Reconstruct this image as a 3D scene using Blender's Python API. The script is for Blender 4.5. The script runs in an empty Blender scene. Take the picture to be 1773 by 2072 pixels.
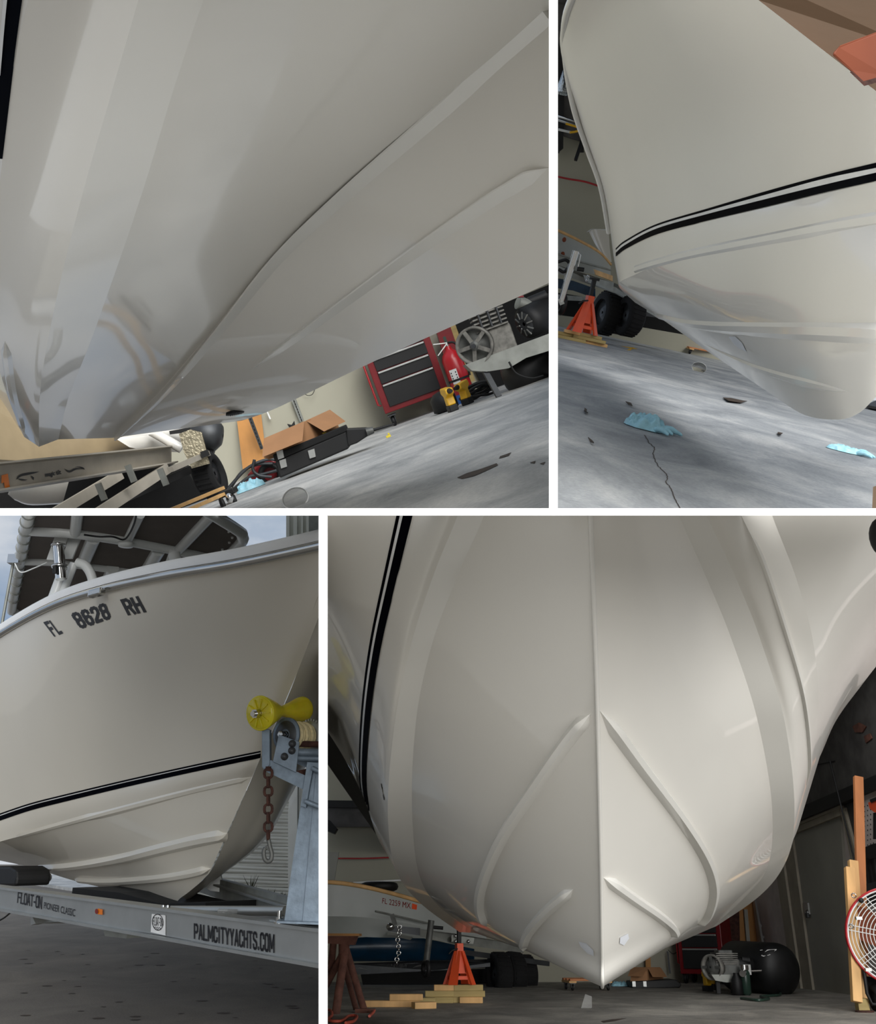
import bpy, bmesh, math, random
from mathutils import Vector, Matrix, noise as mnoise
from mathutils.bvhtree import BVHTree

random.seed(7)
sc = bpy.context.scene
COL = sc.collection
W_PX, H_PX, F_PX = 1773.0, 2072.0, 2000.0
CX, CY = W_PX / 2, H_PX / 2
PITCH = math.atan((1900 - CY) / F_PX)
EYE = Vector((0, 0, 0.56))

# ------------------------------------------------------------------ camera
cam_data = bpy.data.cameras.new('camera')
cam_data.sensor_fit = 'HORIZONTAL'
cam_data.sensor_width = 36.0
cam_data.lens = 36.0 * F_PX / W_PX
cam_data.clip_end = 500
cam = bpy.data.objects.new('camera', cam_data)
COL.objects.link(cam)
CAM = Matrix.Translation(EYE) @ Matrix.Rotation(math.pi / 2 + PITCH, 4, 'X')
cam.matrix_world = CAM
sc.camera = cam

# ------------------------------------------------------------------ sky, sun, exposure
sc.view_settings.view_transform = 'Standard'
sc.view_settings.look = 'None'
sc.view_settings.exposure = 0.0
sc.view_settings.gamma = 1.0
sc.view_settings.use_curve_mapping = False
world = bpy.data.worlds.new('sky')
sc.world = world
world.use_nodes = True
wn, wl = world.node_tree.nodes, world.node_tree.links
wn.clear()
w_out = wn.new('ShaderNodeOutputWorld')
w_bg = wn.new('ShaderNodeBackground')
w_bg.inputs['Strength'].default_value = 0.80
w_tc = wn.new('ShaderNodeTexCoord')
w_map = wn.new('ShaderNodeMapping')
w_map.inputs['Scale'].default_value = (1, 1, 2.2)
w_nz = wn.new('ShaderNodeTexNoise')
w_nz.inputs['Scale'].default_value = 2.6
w_nz.inputs['Detail'].default_value = 7
w_nz.inputs['Roughness'].default_value = 0.55
w_rp = wn.new('ShaderNodeValToRGB')
w_rp.color_ramp.elements[0].position = 0.36
w_rp.color_ramp.elements[0].color = (0.27, 0.39, 0.58, 1)
w_rp.color_ramp.elements[1].position = 0.60
w_rp.color_ramp.elements[1].color = (0.80, 0.84, 0.90, 1)
e = w_rp.color_ramp.elements.new(0.50); e.color = (0.50, 0.59, 0.72, 1)
w_sep = wn.new('ShaderNodeSeparateXYZ')
w_hr = wn.new('ShaderNodeMapRange')
w_hr.inputs['From Min'].default_value = -0.03
w_hr.inputs['From Max'].default_value = 0.03
w_mix = wn.new('ShaderNodeMix'); w_mix.data_type = 'RGBA'
w_mix.inputs[6].default_value = (0.42, 0.41, 0.39, 1)
wl.new(w_tc.outputs['Generated'], w_map.inputs['Vector'])
wl.new(w_map.outputs['Vector'], w_nz.inputs['Vector'])
wl.new(w_nz.outputs['Fac'], w_rp.inputs['Fac'])
wl.new(w_tc.outputs['Generated'], w_sep.inputs['Vector'])
wl.new(w_sep.outputs['Z'], w_hr.inputs['Value'])
wl.new(w_hr.outputs['Result'], w_mix.inputs[0])
wl.new(w_rp.outputs['Color'], w_mix.inputs[7])
wl.new(w_mix.outputs[2], w_bg.inputs['Color'])
wl.new(w_bg.outputs['Background'], w_out.inputs['Surface'])

sun_data = bpy.data.lights.new('sun', 'SUN')
sun_data.energy = 5.2
sun_data.angle = math.radians(50)
sun_data.color = (1.0, 0.995, 0.98)
sun = bpy.data.objects.new('sun', sun_data)
COL.objects.link(sun)
SUN_DIR = Vector((-0.30, 0.92, -0.20))          # the way its light travels
sun.rotation_euler = SUN_DIR.to_track_quat('-Z', 'Y').to_euler()
sun.location = (4, -6, 8)

# ------------------------------------------------------------------ rays and bays
def ray(px, py):
    d = Vector(((px - CX) / F_PX, (CY - py) / F_PX, -1.0))
    return CAM.to_3x3() @ d                        # one unit of depth along the lens axis
def at(px, py, d):
    return EYE + ray(px, py) * d
def make_bay(roll, hx, hy, h):
    r = math.radians(roll)
    x0, y0 = hx - CX, hy - CY
    n = Vector((math.sin(r), math.cos(r), (math.sin(r) * x0 - math.cos(r) * y0) / F_PX)).normalized()
    up = (CAM.to_3x3() @ n).normalized()
    fw = CAM.to_3x3() @ Vector((0, 0, -1))
    fw = (fw - up * fw.dot(up)).normalized()
    rt = fw.cross(up).normalized()
    m = Matrix((rt, fw, up)).transposed().to_4x4()
    m.translation = EYE - up * h
    return m
BAY = {1: make_bay(-20, 800, 790, 0.42), 2: make_bay(12, 1187, 600, 0.60),
       3: make_bay(0, 322, 1690, 1.06), 4: make_bay(0, 1218, 1900, 0.56)}
INV = {k: m.inverted() for k, m in BAY.items()}
def lray(b, px, py):
    return INV[b] @ EYE, INV[b].to_3x3() @ ray(px, py)
def ZP(b, px, py, z=0.0):                          # where the ray meets the level z
    o, d = lray(b, px, py); t = (z - o.z) / d.z
    return o + d * t
def YP(b, px, py, y):                              # where the ray meets the upright plane y
    o, d = lray(b, px, py); t = (y - o.y) / d.y
    return o + d * t
def XP(b, px, py, x):
    o, d = lray(b, px, py); t = (x - o.x) / d.x
    return o + d * t
def LP(b, px, py, d):
    return INV[b] @ at(px, py, d)
def toP(b, p):                                      # local point to pixel
    q = CAM.inverted() @ (BAY[b] @ Vector(p))
    return CX + F_PX * q.x / -q.z, CY - F_PX * q.y / -q.z

def add_fill_light(b, x, y, z, watts, sx, sy):          # an unseen fill light, added to brighten a bay's wall and floor
    d = bpy.data.lights.new('fill_light', 'AREA'); d.shape = 'RECTANGLE'; d.size = sx; d.size_y = sy; d.energy = watts
    o = bpy.data.objects.new('fill_light', d); COL.objects.link(o)
    o.matrix_world = BAY[b] @ Matrix.Translation((x, y, z)); return o
add_fill_light(4, 3.4, 8.6, 3.2, 45, 1.2, 2.4)

# ------------------------------------------------------------------ materials
def lin(c):
    c = c / 255.0
    return c / 12.92 if c <= 0.04045 else ((c + 0.055) / 1.055) ** 2.4
def S(r, g, b): return (lin(r), lin(g), lin(b))
def sock(n, name): return n.inputs[name]
MATS = {}
def M(name, col, rough=0.5, metal=0.0, var=0.08, scale=6.0, bump=0.0, bscale=None, stretch=(1, 1, 1), coat=0.0, col2=None, detail=4):
    m = bpy.data.materials.new(name); m.use_nodes = True
    nt = m.node_tree; n, l = nt.nodes, nt.links
    p = n['Principled BSDF']
    p.inputs['Roughness'].default_value = rough
    p.inputs['Metallic'].default_value = metal
    if coat:
        p.inputs['Coat Weight'].default_value = coat
        p.inputs['Coat Roughness'].default_value = 0.04
    tc = n.new('ShaderNodeTexCoord'); mp = n.new('ShaderNodeMapping')
    mp.inputs['Scale'].default_value = stretch
    nz = n.new('ShaderNodeTexNoise'); nz.inputs['Scale'].default_value = scale; nz.inputs['Detail'].default_value = detail
    mx = n.new('ShaderNodeMix'); mx.data_type = 'RGBA'
    a = col; b = col2 if col2 else tuple(min(1, c * (1 + var)) for c in col)
    if not col2: a = tuple(c * (1 - var) for c in col)
    mx.inputs[6].default_value = (*a, 1); mx.inputs[7].default_value = (*b, 1)
    rp = n.new('ShaderNodeMapRange'); rp.inputs['From Min'].default_value = 0.35; rp.inputs['From Max'].default_value = 0.65
    l.new(tc.outputs['Object'], mp.inputs['Vector']); l.new(mp.outputs['Vector'], nz.inputs['Vector'])
    l.new(nz.outputs['Fac'], rp.inputs['Value']); l.new(rp.outputs['Result'], mx.inputs[0])
    l.new(mx.outputs[2], p.inputs['Base Color'])
    if bump:
        bz = n.new('ShaderNodeTexNoise'); bz.inputs['Scale'].default_value = bscale or scale * 4; bz.inputs['Detail'].default_value = 5
        bp = n.new('ShaderNodeBump'); bp.inputs['Strength'].default_value = bump; bp.inputs['Distance'].default_value = 0.02
        l.new(mp.outputs['Vector'], bz.inputs['Vector']); l.new(bz.outputs['Fac'], bp.inputs['Height'])
        l.new(bp.outputs['Normal'], p.inputs['Normal'])
    MATS[name] = m
    return m
def P(name): return MATS[name].node_tree.nodes['Principled BSDF']

def concrete(name, dark, mid, light, rough=0.75):
    m = bpy.data.materials.new(name); m.use_nodes = True
    n, l = m.node_tree.nodes, m.node_tree.links
    p = n['Principled BSDF']; p.inputs['Roughness'].default_value = rough
    tc = n.new('ShaderNodeTexCoord')
    mp = n.new('ShaderNodeMapping'); mp.inputs['Scale'].default_value = (1.0, 0.8, 1)
    a = n.new('ShaderNodeTexNoise'); a.inputs['Scale'].default_value = 1.7; a.inputs['Detail'].default_value = 9; a.inputs['Roughness'].default_value = 0.68; a.inputs['Distortion'].default_value = 0.6
    r = n.new('ShaderNodeValToRGB')
    r.color_ramp.elements[0].position = 0.30; r.color_ramp.elements[0].color = (*dark, 1)
    r.color_ramp.elements[1].position = 0.70; r.color_ramp.elements[1].color = (*light, 1)
    x = r.color_ramp.elements.new(0.5); x.color = (*mid, 1)
    f = n.new('ShaderNodeTexNoise'); f.inputs['Scale'].default_value = 60; f.inputs['Detail'].default_value = 4
    mr = n.new('ShaderNodeMapRange'); mr.inputs['To Min'].default_value = 0.72; mr.inputs['To Max'].default_value = 1.28
    mx = n.new('ShaderNodeMix'); mx.data_type = 'RGBA'; mx.blend_type = 'MULTIPLY'; mx.inputs[0].default_value = 1
    bp = n.new('ShaderNodeBump'); bp.inputs['Strength'].default_value = 0.35; bp.inputs['Distance'].default_value = 0.01
    l.new(tc.outputs['Object'], mp.inputs['Vector'])
    l.new(mp.outputs['Vector'], a.inputs['Vector']); l.new(tc.outputs['Object'], f.inputs['Vector'])
    l.new(a.outputs['Fac'], r.inputs['Fac']); l.new(f.outputs['Fac'], mr.inputs['Value'])
    l.new(r.outputs['Color'], mx.inputs[6]); l.new(mr.outputs['Result'], mx.inputs[7])
    l.new(mx.outputs[2], p.inputs['Base Color'])
    l.new(f.outputs['Fac'], bp.inputs['Height']); l.new(bp.outputs['Normal'], p.inputs['Normal'])
    MATS[name] = m
    return m

M('white_paint', (0.93, 0.93, 0.92), 0.6, var=0.01)
M('gelcoat', S(223, 219, 210), 0.3, var=0.012, scale=1.5, coat=0.6)
M('gelcoat_band', S(224, 221, 213), 0.3, var=0.012, scale=1.5, coat=0.5)
M('gelcoat_cream', S(222, 216, 202), 0.3, var=0.012, scale=1.5, coat=0.6)
M('navy_stripe', S(6, 7, 13), 0.5)
P('navy_stripe').inputs['Specular IOR Level'].default_value = 0.05
P('navy_stripe').inputs['IOR'].default_value = 1.15
M('white_stripe', S(226, 226, 224), 0.2)
M('black_vinyl', S(16, 16, 22), 0.4)
M('black', S(10, 10, 11), 0.6, var=0.25)
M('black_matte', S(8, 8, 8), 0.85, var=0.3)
M('rubber', S(13, 13, 14), 0.9, var=0.2)
M('aluminium', S(176, 177, 174), 0.42, 0.85, var=0.06, scale=5, stretch=(1, 1, 1))
M('aluminium_dull', S(178, 171, 158), 0.5, 0.2, var=0.10, scale=4)
M('stainless', S(198, 198, 196), 0.18, 1.0, var=0.03)
M('chrome', S(215, 215, 215), 0.10, 1.0, var=0.02)
M('galvanised', S(120, 134, 147), 0.55, 0.35, var=0.18, scale=14, bump=0.1)
M('steel_dark', S(72, 74, 76), 0.5, 0.6, var=0.15)
M('iron_grey', S(92, 93, 90), 0.55, 0.4, var=0.25, scale=10)
M('rust', S(72, 44, 36), 0.9, 0.1, var=0.35, scale=20, bump=0.4)
M('rust_paint', S(98, 62, 50), 0.85, 0.0, var=0.30, scale=12, bump=0.3)
M('yellow_poly', S(240, 222, 44), 0.25, var=0.12, scale=10)
P('yellow_poly').inputs['Transmission Weight'].default_value = 0.25
P('yellow_poly').inputs['Subsurface Weight'].default_value = 0.2
M('amber', S(224, 118, 16), 0.25)
M('red_lens', S(120, 24, 14), 0.25)
M('orange_paint', S(226, 84, 42), 0.4, var=0.05)
M('orange_strap', S(126, 60, 30), 0.7, var=0.10, scale=5)
M('red_paint', S(116, 15, 23), 0.35, var=0.08)
M('red_bright', S(168, 24, 33), 0.3, var=0.06)
M('red_hose', S(168, 40, 44), 0.5)
M('yellow_tool', S(228, 176, 30), 0.45)
M('yellow', S(222, 200, 60), 0.5)
M('blue_glove', S(158, 208, 222), 0.5, var=0.10, scale=30)
M('blue_tool', S(28, 92, 170), 0.4)
M('blue_hull', S(10, 52, 78), 0.3, var=0.2)
M('pine', S(214, 170, 112), 0.65, var=0.16, scale=7, stretch=(1, 1, 0.12), bump=0.1)
M('pine_red', S(190, 122, 74), 0.65, var=0.16, scale=7, stretch=(1, 1, 0.12), bump=0.1)
M('treated_wood', S(168, 148, 96), 0.75, var=0.2, scale=9, stretch=(0.15, 1, 1), bump=0.2)
M('plywood', S(176, 122, 60), 0.6, var=0.14, scale=5, stretch=(1, 1, 0.2))
M('bunk_wood', S(84, 67, 47), 0.7, col2=S(94, 69, 46), scale=1.6, stretch=(1, 3, 3), bump=0.05, detail=6)
M('cardboard', S(156, 114, 78), 0.85, var=0.05)
M('cream_wall', S(166, 163, 146), 0.8, var=0.03, scale=1.2)
M('dark_foil', S(82, 80, 78), 0.6, 0.2, var=0.25, scale=5, bump=0.35, bscale=9)
M('door_paint', S(148, 146, 136), 0.55, var=0.08, scale=1.5)
M('trim_paint', S(150, 142, 126), 0.6, var=0.10, scale=4)
M('skiff_grey', S(168, 172, 168), 0.4, var=0.06, scale=2)
M('skiff_cream', S(158, 140, 110), 0.35, var=0.05)
M('canvas_dark', S(108, 100, 95), 0.9, var=0.06, scale=3)
M('white_tube', S(222, 224, 222), 0.3, var=0.02)
M('cladding', S(226, 225, 216), 0.4, 0.1, var=0.05, scale=3)
M('diamond_plate', S(196, 186, 160), 0.35, 0.8, var=0.2, scale=22, bump=0.5, bscale=40)
M('dust_grey', S(118, 116, 110), 0.7, 0.25, var=0.28, scale=16)
M('tank_black', S(22, 22, 23), 0.5, 0.0, var=0.35, scale=9)
M('bottle_green', S(40, 62, 52), 0.35)
M('foil', S(190, 196, 198), 0.25, 0.9, var=0.2, scale=30, bump=0.8, bscale=30)
M('leaf', S(58, 46, 36), 0.8, var=0.3)
M('clear_plastic', S(225, 225, 222), 0.12)
P('clear_plastic').inputs['Transmission Weight'].default_value = 0.85
P('clear_plastic').inputs['IOR'].default_value = 1.15
M('rope', S(222, 206, 160), 0.8, var=0.15, scale=40)
M('skin_patch', S(226, 228, 232), 0.3)
M('cable_orange', S(200, 90, 70), 0.5)
M('weed', S(70, 74, 52), 0.8)
M('pegboard', S(196, 186, 180), 0.7)
M('strut_grey', S(140, 142, 136), 0.5, 0.4, var=0.15)
M('sky_panel', S(240, 205, 110), 0.5)
P('sky_panel').inputs['Emission Color'].default_value = (1.0, 0.72, 0.28, 1)
P('sky_panel').inputs['Emission Strength'].default_value = 0.9
concrete('concrete_bright', S(136, 138, 138), S(176, 176, 174), S(212, 210, 204))
concrete('concrete', S(112, 116, 120), S(148, 151, 153), S(184, 184, 182))
concrete('concrete_dark', S(94, 92, 88), S(124, 121, 114), S(160, 155, 145))
concrete('asphalt', S(92, 86, 79), S(104, 98, 90), S(117, 110, 101), 0.95)
for n_ in MATS['asphalt'].node_tree.nodes:
    if n_.type == 'TEX_NOISE' and n_.inputs['Scale'].default_value == 60: n_.inputs['Scale'].default_value = 90; n_.inputs['Roughness'].default_value = 0.7
    if n_.type == 'MAP_RANGE': n_.inputs['To Min'].default_value = 0.35; n_.inputs['To Max'].default_value = 1.65

# ------------------------------------------------------------------ mesh builder
def frame(d):
    d = Vector(d).normalized()
    u = d.orthogonal() if abs(d.z) > 0.999 else d.cross(Vector((0, 0, 1)))
    u = u.normalized(); return u, u.cross(d).normalized()
class MB:
    def __init__(s): s.v = []; s.f = []; s.sm = []
    def add(s, vs, fs, sm=False):
        o = len(s.v); s.v += [Vector(v) for v in vs]
        for f in fs: s.f.append([o + i for i in f]); s.sm.append(sm)
        return s
    def box(s, c, d, R=None):
        c = Vector(c); vs = []
        for x in (-.5, .5):
            for y in (-.5, .5):
                for z in (-.5, .5):
                    p = Vector((x * d[0], y * d[1], z * d[2]))
                    vs.append(c + (R @ p if R else p))
        return s.add(vs, [(0, 1, 3, 2), (4, 6, 7, 5), (0, 4, 5, 1), (2, 3, 7, 6), (0, 2, 6, 4), (1, 5, 7, 3)])
    def beam(s, p, q, w, h, up=(0, 0, 1)):
        p, q = Vector(p), Vector(q); d = (q - p).normalized()
        a = d.cross(Vector(up)).normalized() * (w / 2); b = a.cross(d).normalized() * (h / 2)
        vs = [p - a - b, p + a - b, p + a + b, p - a + b, q - a - b, q + a - b, q + a + b, q - a + b]
        return s.add(vs, [(3, 2, 1, 0), (4, 5, 6, 7), (0, 1, 5, 4), (1, 2, 6, 5), (2, 3, 7, 6), (3, 0, 4, 7)])
    def prism(s, poly, vec):
        poly = [Vector(p) for p in poly]; vec = Vector(vec); n = len(poly)
        return s.add(poly + [p + vec for p in poly], [list(range(n))[::-1], list(range(n, 2 * n))] + [(i, (i + 1) % n, n + (i + 1) % n, n + i) for i in range(n)])
    def cyl(s, p, q, r, r2=None, n=16, cap=True):
        p, q = Vector(p), Vector(q); u, w = frame(q - p); r2 = r if r2 is None else r2
        cs = [(math.cos(2 * math.pi * i / n), math.sin(2 * math.pi * i / n)) for i in range(n)]
        a = [p + (u * c + w * k) * r for c, k in cs]; b = [q + (u * c + w * k) * r2 for c, k in cs]
        s.add(a + b, [(i, (i + 1) % n, n + (i + 1) % n, n + i) for i in range(n)], True)
        if cap: s.add(a, [list(range(n))[::-1]]); s.add(b, [list(range(n))])
        return s
    def tube(s, pts, r, n=8, closed=False, cap=True):
        pts = [Vector(p) for p in pts]; m = len(pts); vs = []
        u = None
        for i in range(m):
            a = pts[i - 1] if (i or closed) else pts[i]; b = pts[(i + 1) % m] if (i < m - 1 or closed) else pts[i]
            d = (b - a).normalized()
            if u is None: u, _ = frame(d)
            u = (u - d * u.dot(d)).normalized(); w = u.cross(d)
            rr = r[i] if isinstance(r, (list, tuple)) else r
            vs += [pts[i] + (u * math.cos(2 * math.pi * k / n) + w * math.sin(2 * math.pi * k / n)) * rr for k in range(n)]
        fs = []
        for i in range(m if closed else m - 1):
            j = (i + 1) % m
            fs += [(i * n + k, i * n + (k + 1) % n, j * n + (k + 1) % n, j * n + k) for k in range(n)]
        s.add(vs, fs, True)
        if cap and not closed:
            s.add(vs[:n], [list(range(n))[::-1]]); s.add(vs[-n:], [list(range(n))])
        return s
    def lathe(s, prof, p, ax, n=24, sm=True):
        p = Vector(p); ax = Vector(ax).normalized(); u, w = frame(ax); vs = []
        for t, r in prof:
            vs += [p + ax * t + (u * math.cos(2 * math.pi * k / n) + w * math.sin(2 * math.pi * k / n)) * max(r, 1e-4) for k in range(n)]
        fs = []
        for i in range(len(prof) - 1):
            fs += [(i * n + k, i * n + (k + 1) % n, (i + 1) * n + (k + 1) % n, (i + 1) * n + k) for k in range(n)]
        return s.add(vs, fs, sm)
    def torus(s, c, ax, R, r, n=28, m=8):
        c = Vector(c); u, w = frame(ax)
        return s.tube([c + (u * math.cos(2 * math.pi * i / n) + w * math.sin(2 * math.pi * i / n)) * R for i in range(n)], r, m, True)
    def ball(s, c, rx, ry, rz, n=16, m=10):
        c = Vector(c); vs = []
        for i in range(m + 1):
            t = math.pi * i / m
            vs += [c + Vector((rx * math.sin(t) * math.cos(2 * math.pi * k / n), ry * math.sin(t) * math.sin(2 * math.pi * k / n), rz * math.cos(t))) for k in range(n)]
        fs = []
        for i in range(m):
            fs += [(i * n + k, (i + 1) * n + k, (i + 1) * n + (k + 1) % n, i * n + (k + 1) % n) for k in range(n)]
        return s.add(vs, fs, True)
    def sheet(s, g, sm=True):
        a, b = len(g), len(g[0])
        return s.add([p for r in g for p in r], [(i * b + j, i * b + j + 1, (i + 1) * b + j + 1, (i + 1) * b + j) for i in range(a - 1) for j in range(b - 1)], sm)
    def mesh(s, name, fix=True):
        me = bpy.data.meshes.new(name)
        me.from_pydata([tuple(v) for v in s.v], [], s.f)
        me.polygons.foreach_set('use_smooth', s.sm)
        if fix:
            b = bmesh.new(); b.from_mesh(me); bmesh.ops.recalc_face_normals(b, faces=b.faces); b.to_mesh(me); b.free()
        return me

BAYOF = {}
def props(o, label=None, cat=None, group=None, kind=None):
    if label: o['label'] = label
    if cat: o['category'] = cat
    if group: o['group'] = group
    if kind: o['kind'] = kind
    return o
def thing(b, name, label, cat, loc=(0, 0, 0), rz=0.0, group=None):
    o = bpy.data.objects.new(name, None); COL.objects.link(o)
    o.matrix_world = BAY[b] @ Matrix.Translation(Vector(loc)) @ Matrix.Rotation(rz, 4, 'Z')
    o.empty_display_size = 0.1
    BAYOF[o] = b
    return props(o, label, cat, group)
def part(name, mb, mat, parent, label=None, kind=None, bevel=0, fix=True):
    me = mb if isinstance(mb, bpy.types.Mesh) else mb.mesh(name, fix)
    if not me.materials: me.materials.append(MATS[mat])
    o = bpy.data.objects.new(name, me); COL.objects.link(o)
    if parent: o.parent = parent
    if bevel:
        bv = o.modifiers.new('bevel', 'BEVEL'); bv.width = bevel; bv.segments = 2; bv.limit_method = 'ANGLE'
    return props(o, label, kind=kind)
def solo(b, name, label, cat, mb, mat, loc=(0, 0, 0), rz=0.0, group=None, bevel=0, kind=None):
    o = part(name, mb, mat, None, bevel=bevel)
    o.matrix_world = BAY[b] @ Matrix.Translation(Vector(loc)) @ Matrix.Rotation(rz, 4, 'Z')
    BAYOF[o] = b
    return props(o, label, cat, group, kind)
def struct(b, name, mb, mat, parent=None):
    o = part(name, mb, mat, parent)
    if not parent:
        o.matrix_world = BAY[b]; BAYOF[o] = b
    o['kind'] = 'structure'
    return o
def copy_thing(src, b, loc, rz=0.0, label=None, group=None):
    c = src.copy(); COL.objects.link(c)
    c.matrix_world = BAY[b] @ Matrix.Translation(Vector(loc)) @ Matrix.Rotation(rz, 4, 'Z')
    BAYOF[c] = b
    if label: c['label'] = label
    if group: c['group'] = group
    for ch in src.children:
        d = ch.copy(); COL.objects.link(d); d.parent = c
        for g in ch.children:
            k = g.copy(); COL.objects.link(k); k.parent = d
    return c

# ------------------------------------------------------------------ smooth curves, hull skins
def crom(p, m):                                     # Catmull-Rom through the points, m samples
    n = len(p); out = []
    for k in range(m):
        t = k * (n - 1) / (m - 1); i = min(int(t), n - 2); u = t - i
        a, b, c, d = p[max(i - 1, 0)], p[i], p[i + 1], p[min(i + 2, n - 1)]
        if i == 0: a = b * 2 - c
        if i == n - 2: d = c * 2 - b
        out.append(0.5 * ((2 * b) + (c - a) * u + (2 * a - 5 * b + 4 * c - d) * u * u + (3 * b - a - 3 * c + d) * u ** 3))
    return out
def rail(pts, ds=1.0): return [at(x, y, d * ds) for x, y, d in pts]
def prail(pts, d0, d1, n=11):                       # a pixel line read as a straight run in depth from d0 to d1
    q = path2(pts, 200); L = [0.0]
    for a, b in zip(q, q[1:]): L.append(L[-1] + math.hypot(b[0] - a[0], b[1] - a[1]))
    out = []
    for k in range(n):
        s = k / (n - 1); d = d0 + s * (d1 - d0); t = L[-1] * s * d1 / d
        i = max(j for j in range(200) if L[j] <= t + 1e-9); i = min(i, 198)
        f = min(1, (t - L[i]) / max(1e-9, L[i + 1] - L[i]))
        out.append(at(q[i][0] + (q[i + 1][0] - q[i][0]) * f, q[i][1] + (q[i + 1][1] - q[i][1]) * f, d))
    return out
def skin(rails, m=48, sub=10):
    rr = [crom(r, m) for r in rails]
    if len(rr) == 2:
        return [[rr[0][j].lerp(rr[1][j], i / sub) for j in range(m)] for i in range(sub + 1)]
    cols = [crom([r[j] for r in rr], (len(rr) - 1) * sub + 1) for j in range(m)]
    return [[cols[j][i] for j in range(m)] for i in range((len(rr) - 1) * sub + 1)]
def skin_mesh(name, grid, inv, face=True):
    b = MB().sheet([[inv @ p for p in r] for r in grid])
    me = b.mesh(name, False)
    e = inv @ EYE
    s = sum((1 if (e - p.center).dot(p.normal) > 0 else -1) * p.area for p in me.polygons)
    if s < 0: me.flip_normals()
    return me
class Surf:                                          # world-space catcher for things laid on a skin
    def __init__(s, grids=(), obs=()):
        v, f = [], []
        for g in grids:
            a, b, o = len(g), len(g[0]), len(v)
            v += [p for r in g for p in r]
            f += [(o + i * b + j, o + i * b + j + 1, o + (i + 1) * b + j + 1, o + (i + 1) * b + j) for i in range(a - 1) for j in range(b - 1)]
        for ob in obs:
            bpy.context.view_layer.update()
            o = len(v); mw = ob.matrix_world
            v += [mw @ q.co for q in ob.data.vertices]; f += [[o + i for i in p.vertices] for p in ob.data.polygons]
        s.t = BVHTree.FromPolygons(v, f)
    def hit(s, px, py):
        d = ray(px, py).normalized()
        p, n, _, _ = s.t.ray_cast(EYE, d)
        if p is None:
            g = EYE + d * 4
            for _ in range(12):
                p, n, _, _ = s.t.find_nearest(g); g = EYE + d * (p - EYE).dot(d)
        if n.dot(d) > 0: n = -n
        return p, n
def path2(pts, m):
    q = crom([Vector((x, y, 0)) for x, y in pts], m)
    return [(p.x, p.y) for p in q]
def ridge(surf, pts, w, h, inv, m=40, skew=0.0, taper=0.12, flat=0.35):   # a moulded strake standing on the skin
    ps = path2(pts, m); hits = [surf.hit(*p) for p in ps]
    for _ in range(3):
        hits = [(hits[i][0], (hits[max(i - 1, 0)][1] + hits[i][1] + hits[min(i + 1, m - 1)][1]).normalized()) for i in range(m)]
    g = []; cp = None
    for i in range(m):
        p, n = hits[i]
        t = (hits[min(i + 2, m - 1)][0] - hits[max(i - 2, 0)][0]).normalized()
        c = t.cross(n).normalized()
        k = i / (m - 1); s = min(1, k / taper + 0.03, (1 - k) / taper + 0.03) if taper else 1
        ww, hh = w * s, h * s
        sec = [(-ww, -0.006), (-ww * flat + skew * ww, hh), (ww * flat + skew * ww, hh), (ww, -0.006)]
        g.append([inv @ (p + c * a + n * b) for a, b in sec])
    b = MB()
    for k in range(3): b.sheet([[r[k], r[k + 1]] for r in g])
    b.add(g[0], [(0, 1, 2, 3)]); b.add(g[-1], [(3, 2, 1, 0)])
    return b.mesh('strake', False)
def band(surf, top, bot, inv, m=60, lift=0.003, k=3):   # a flat strip lying on the skin between two pixel lines
    a, b = path2(top, m), path2(bot, m); g = []
    for r in range(k + 1):
        row = []
        for i in range(m):
            x = a[i][0] + (b[i][0] - a[i][0]) * r / k; y = a[i][1] + (b[i][1] - a[i][1]) * r / k
            p, n = surf.hit(x, y); row.append(inv @ (p + n * lift))
        g.append(row)
    return MB().sheet(g)
def text_mesh(s, quad, surf, inv, lift=0.003, bold=0.0, shear=0.0, cond=1.0):
    cu = bpy.data.curves.new('lettering', 'FONT'); cu.body = s; cu.offset = bold; cu.shear = shear; cu.resolution_u = 3
    o = bpy.data.objects.new('lettering', cu); COL.objects.link(o)
    dg = bpy.context.evaluated_depsgraph_get(); me = bpy.data.meshes.new_from_object(o.evaluated_get(dg))
    bpy.data.objects.remove(o); bpy.data.curves.remove(cu)
    bm = bmesh.new(); bm.from_mesh(me)
    bmesh.ops.triangulate(bm, faces=bm.faces)
    xs = [v.co.x for v in bm.verts]; ys = [v.co.y for v in bm.verts]
    x0, x1, y0, y1 = min(xs), max(xs), min(ys), max(ys)
    (ax, ay), (bx, by), (cx, cy), (dx, dy) = quad          # top-left, top-right, bottom-right, bottom-left
    for v in bm.verts:
        u, w = (v.co.x - x0) / (x1 - x0), (v.co.y - y0) / (y1 - y0)
        tx, ty = ax + (bx - ax) * u, ay + (by - ay) * u
        lx, ly = dx + (cx - dx) * u, dy + (cy - dy) * u
        p, n = surf.hit(lx + (tx - lx) * w, ly + (ty - ly) * w)
        v.co = inv @ (p + n * lift)
    bm.to_mesh(me); bm.free(); me.materials.clear()
    me.polygons.foreach_set('use_smooth', [False] * len(me.polygons))
    return me
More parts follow.
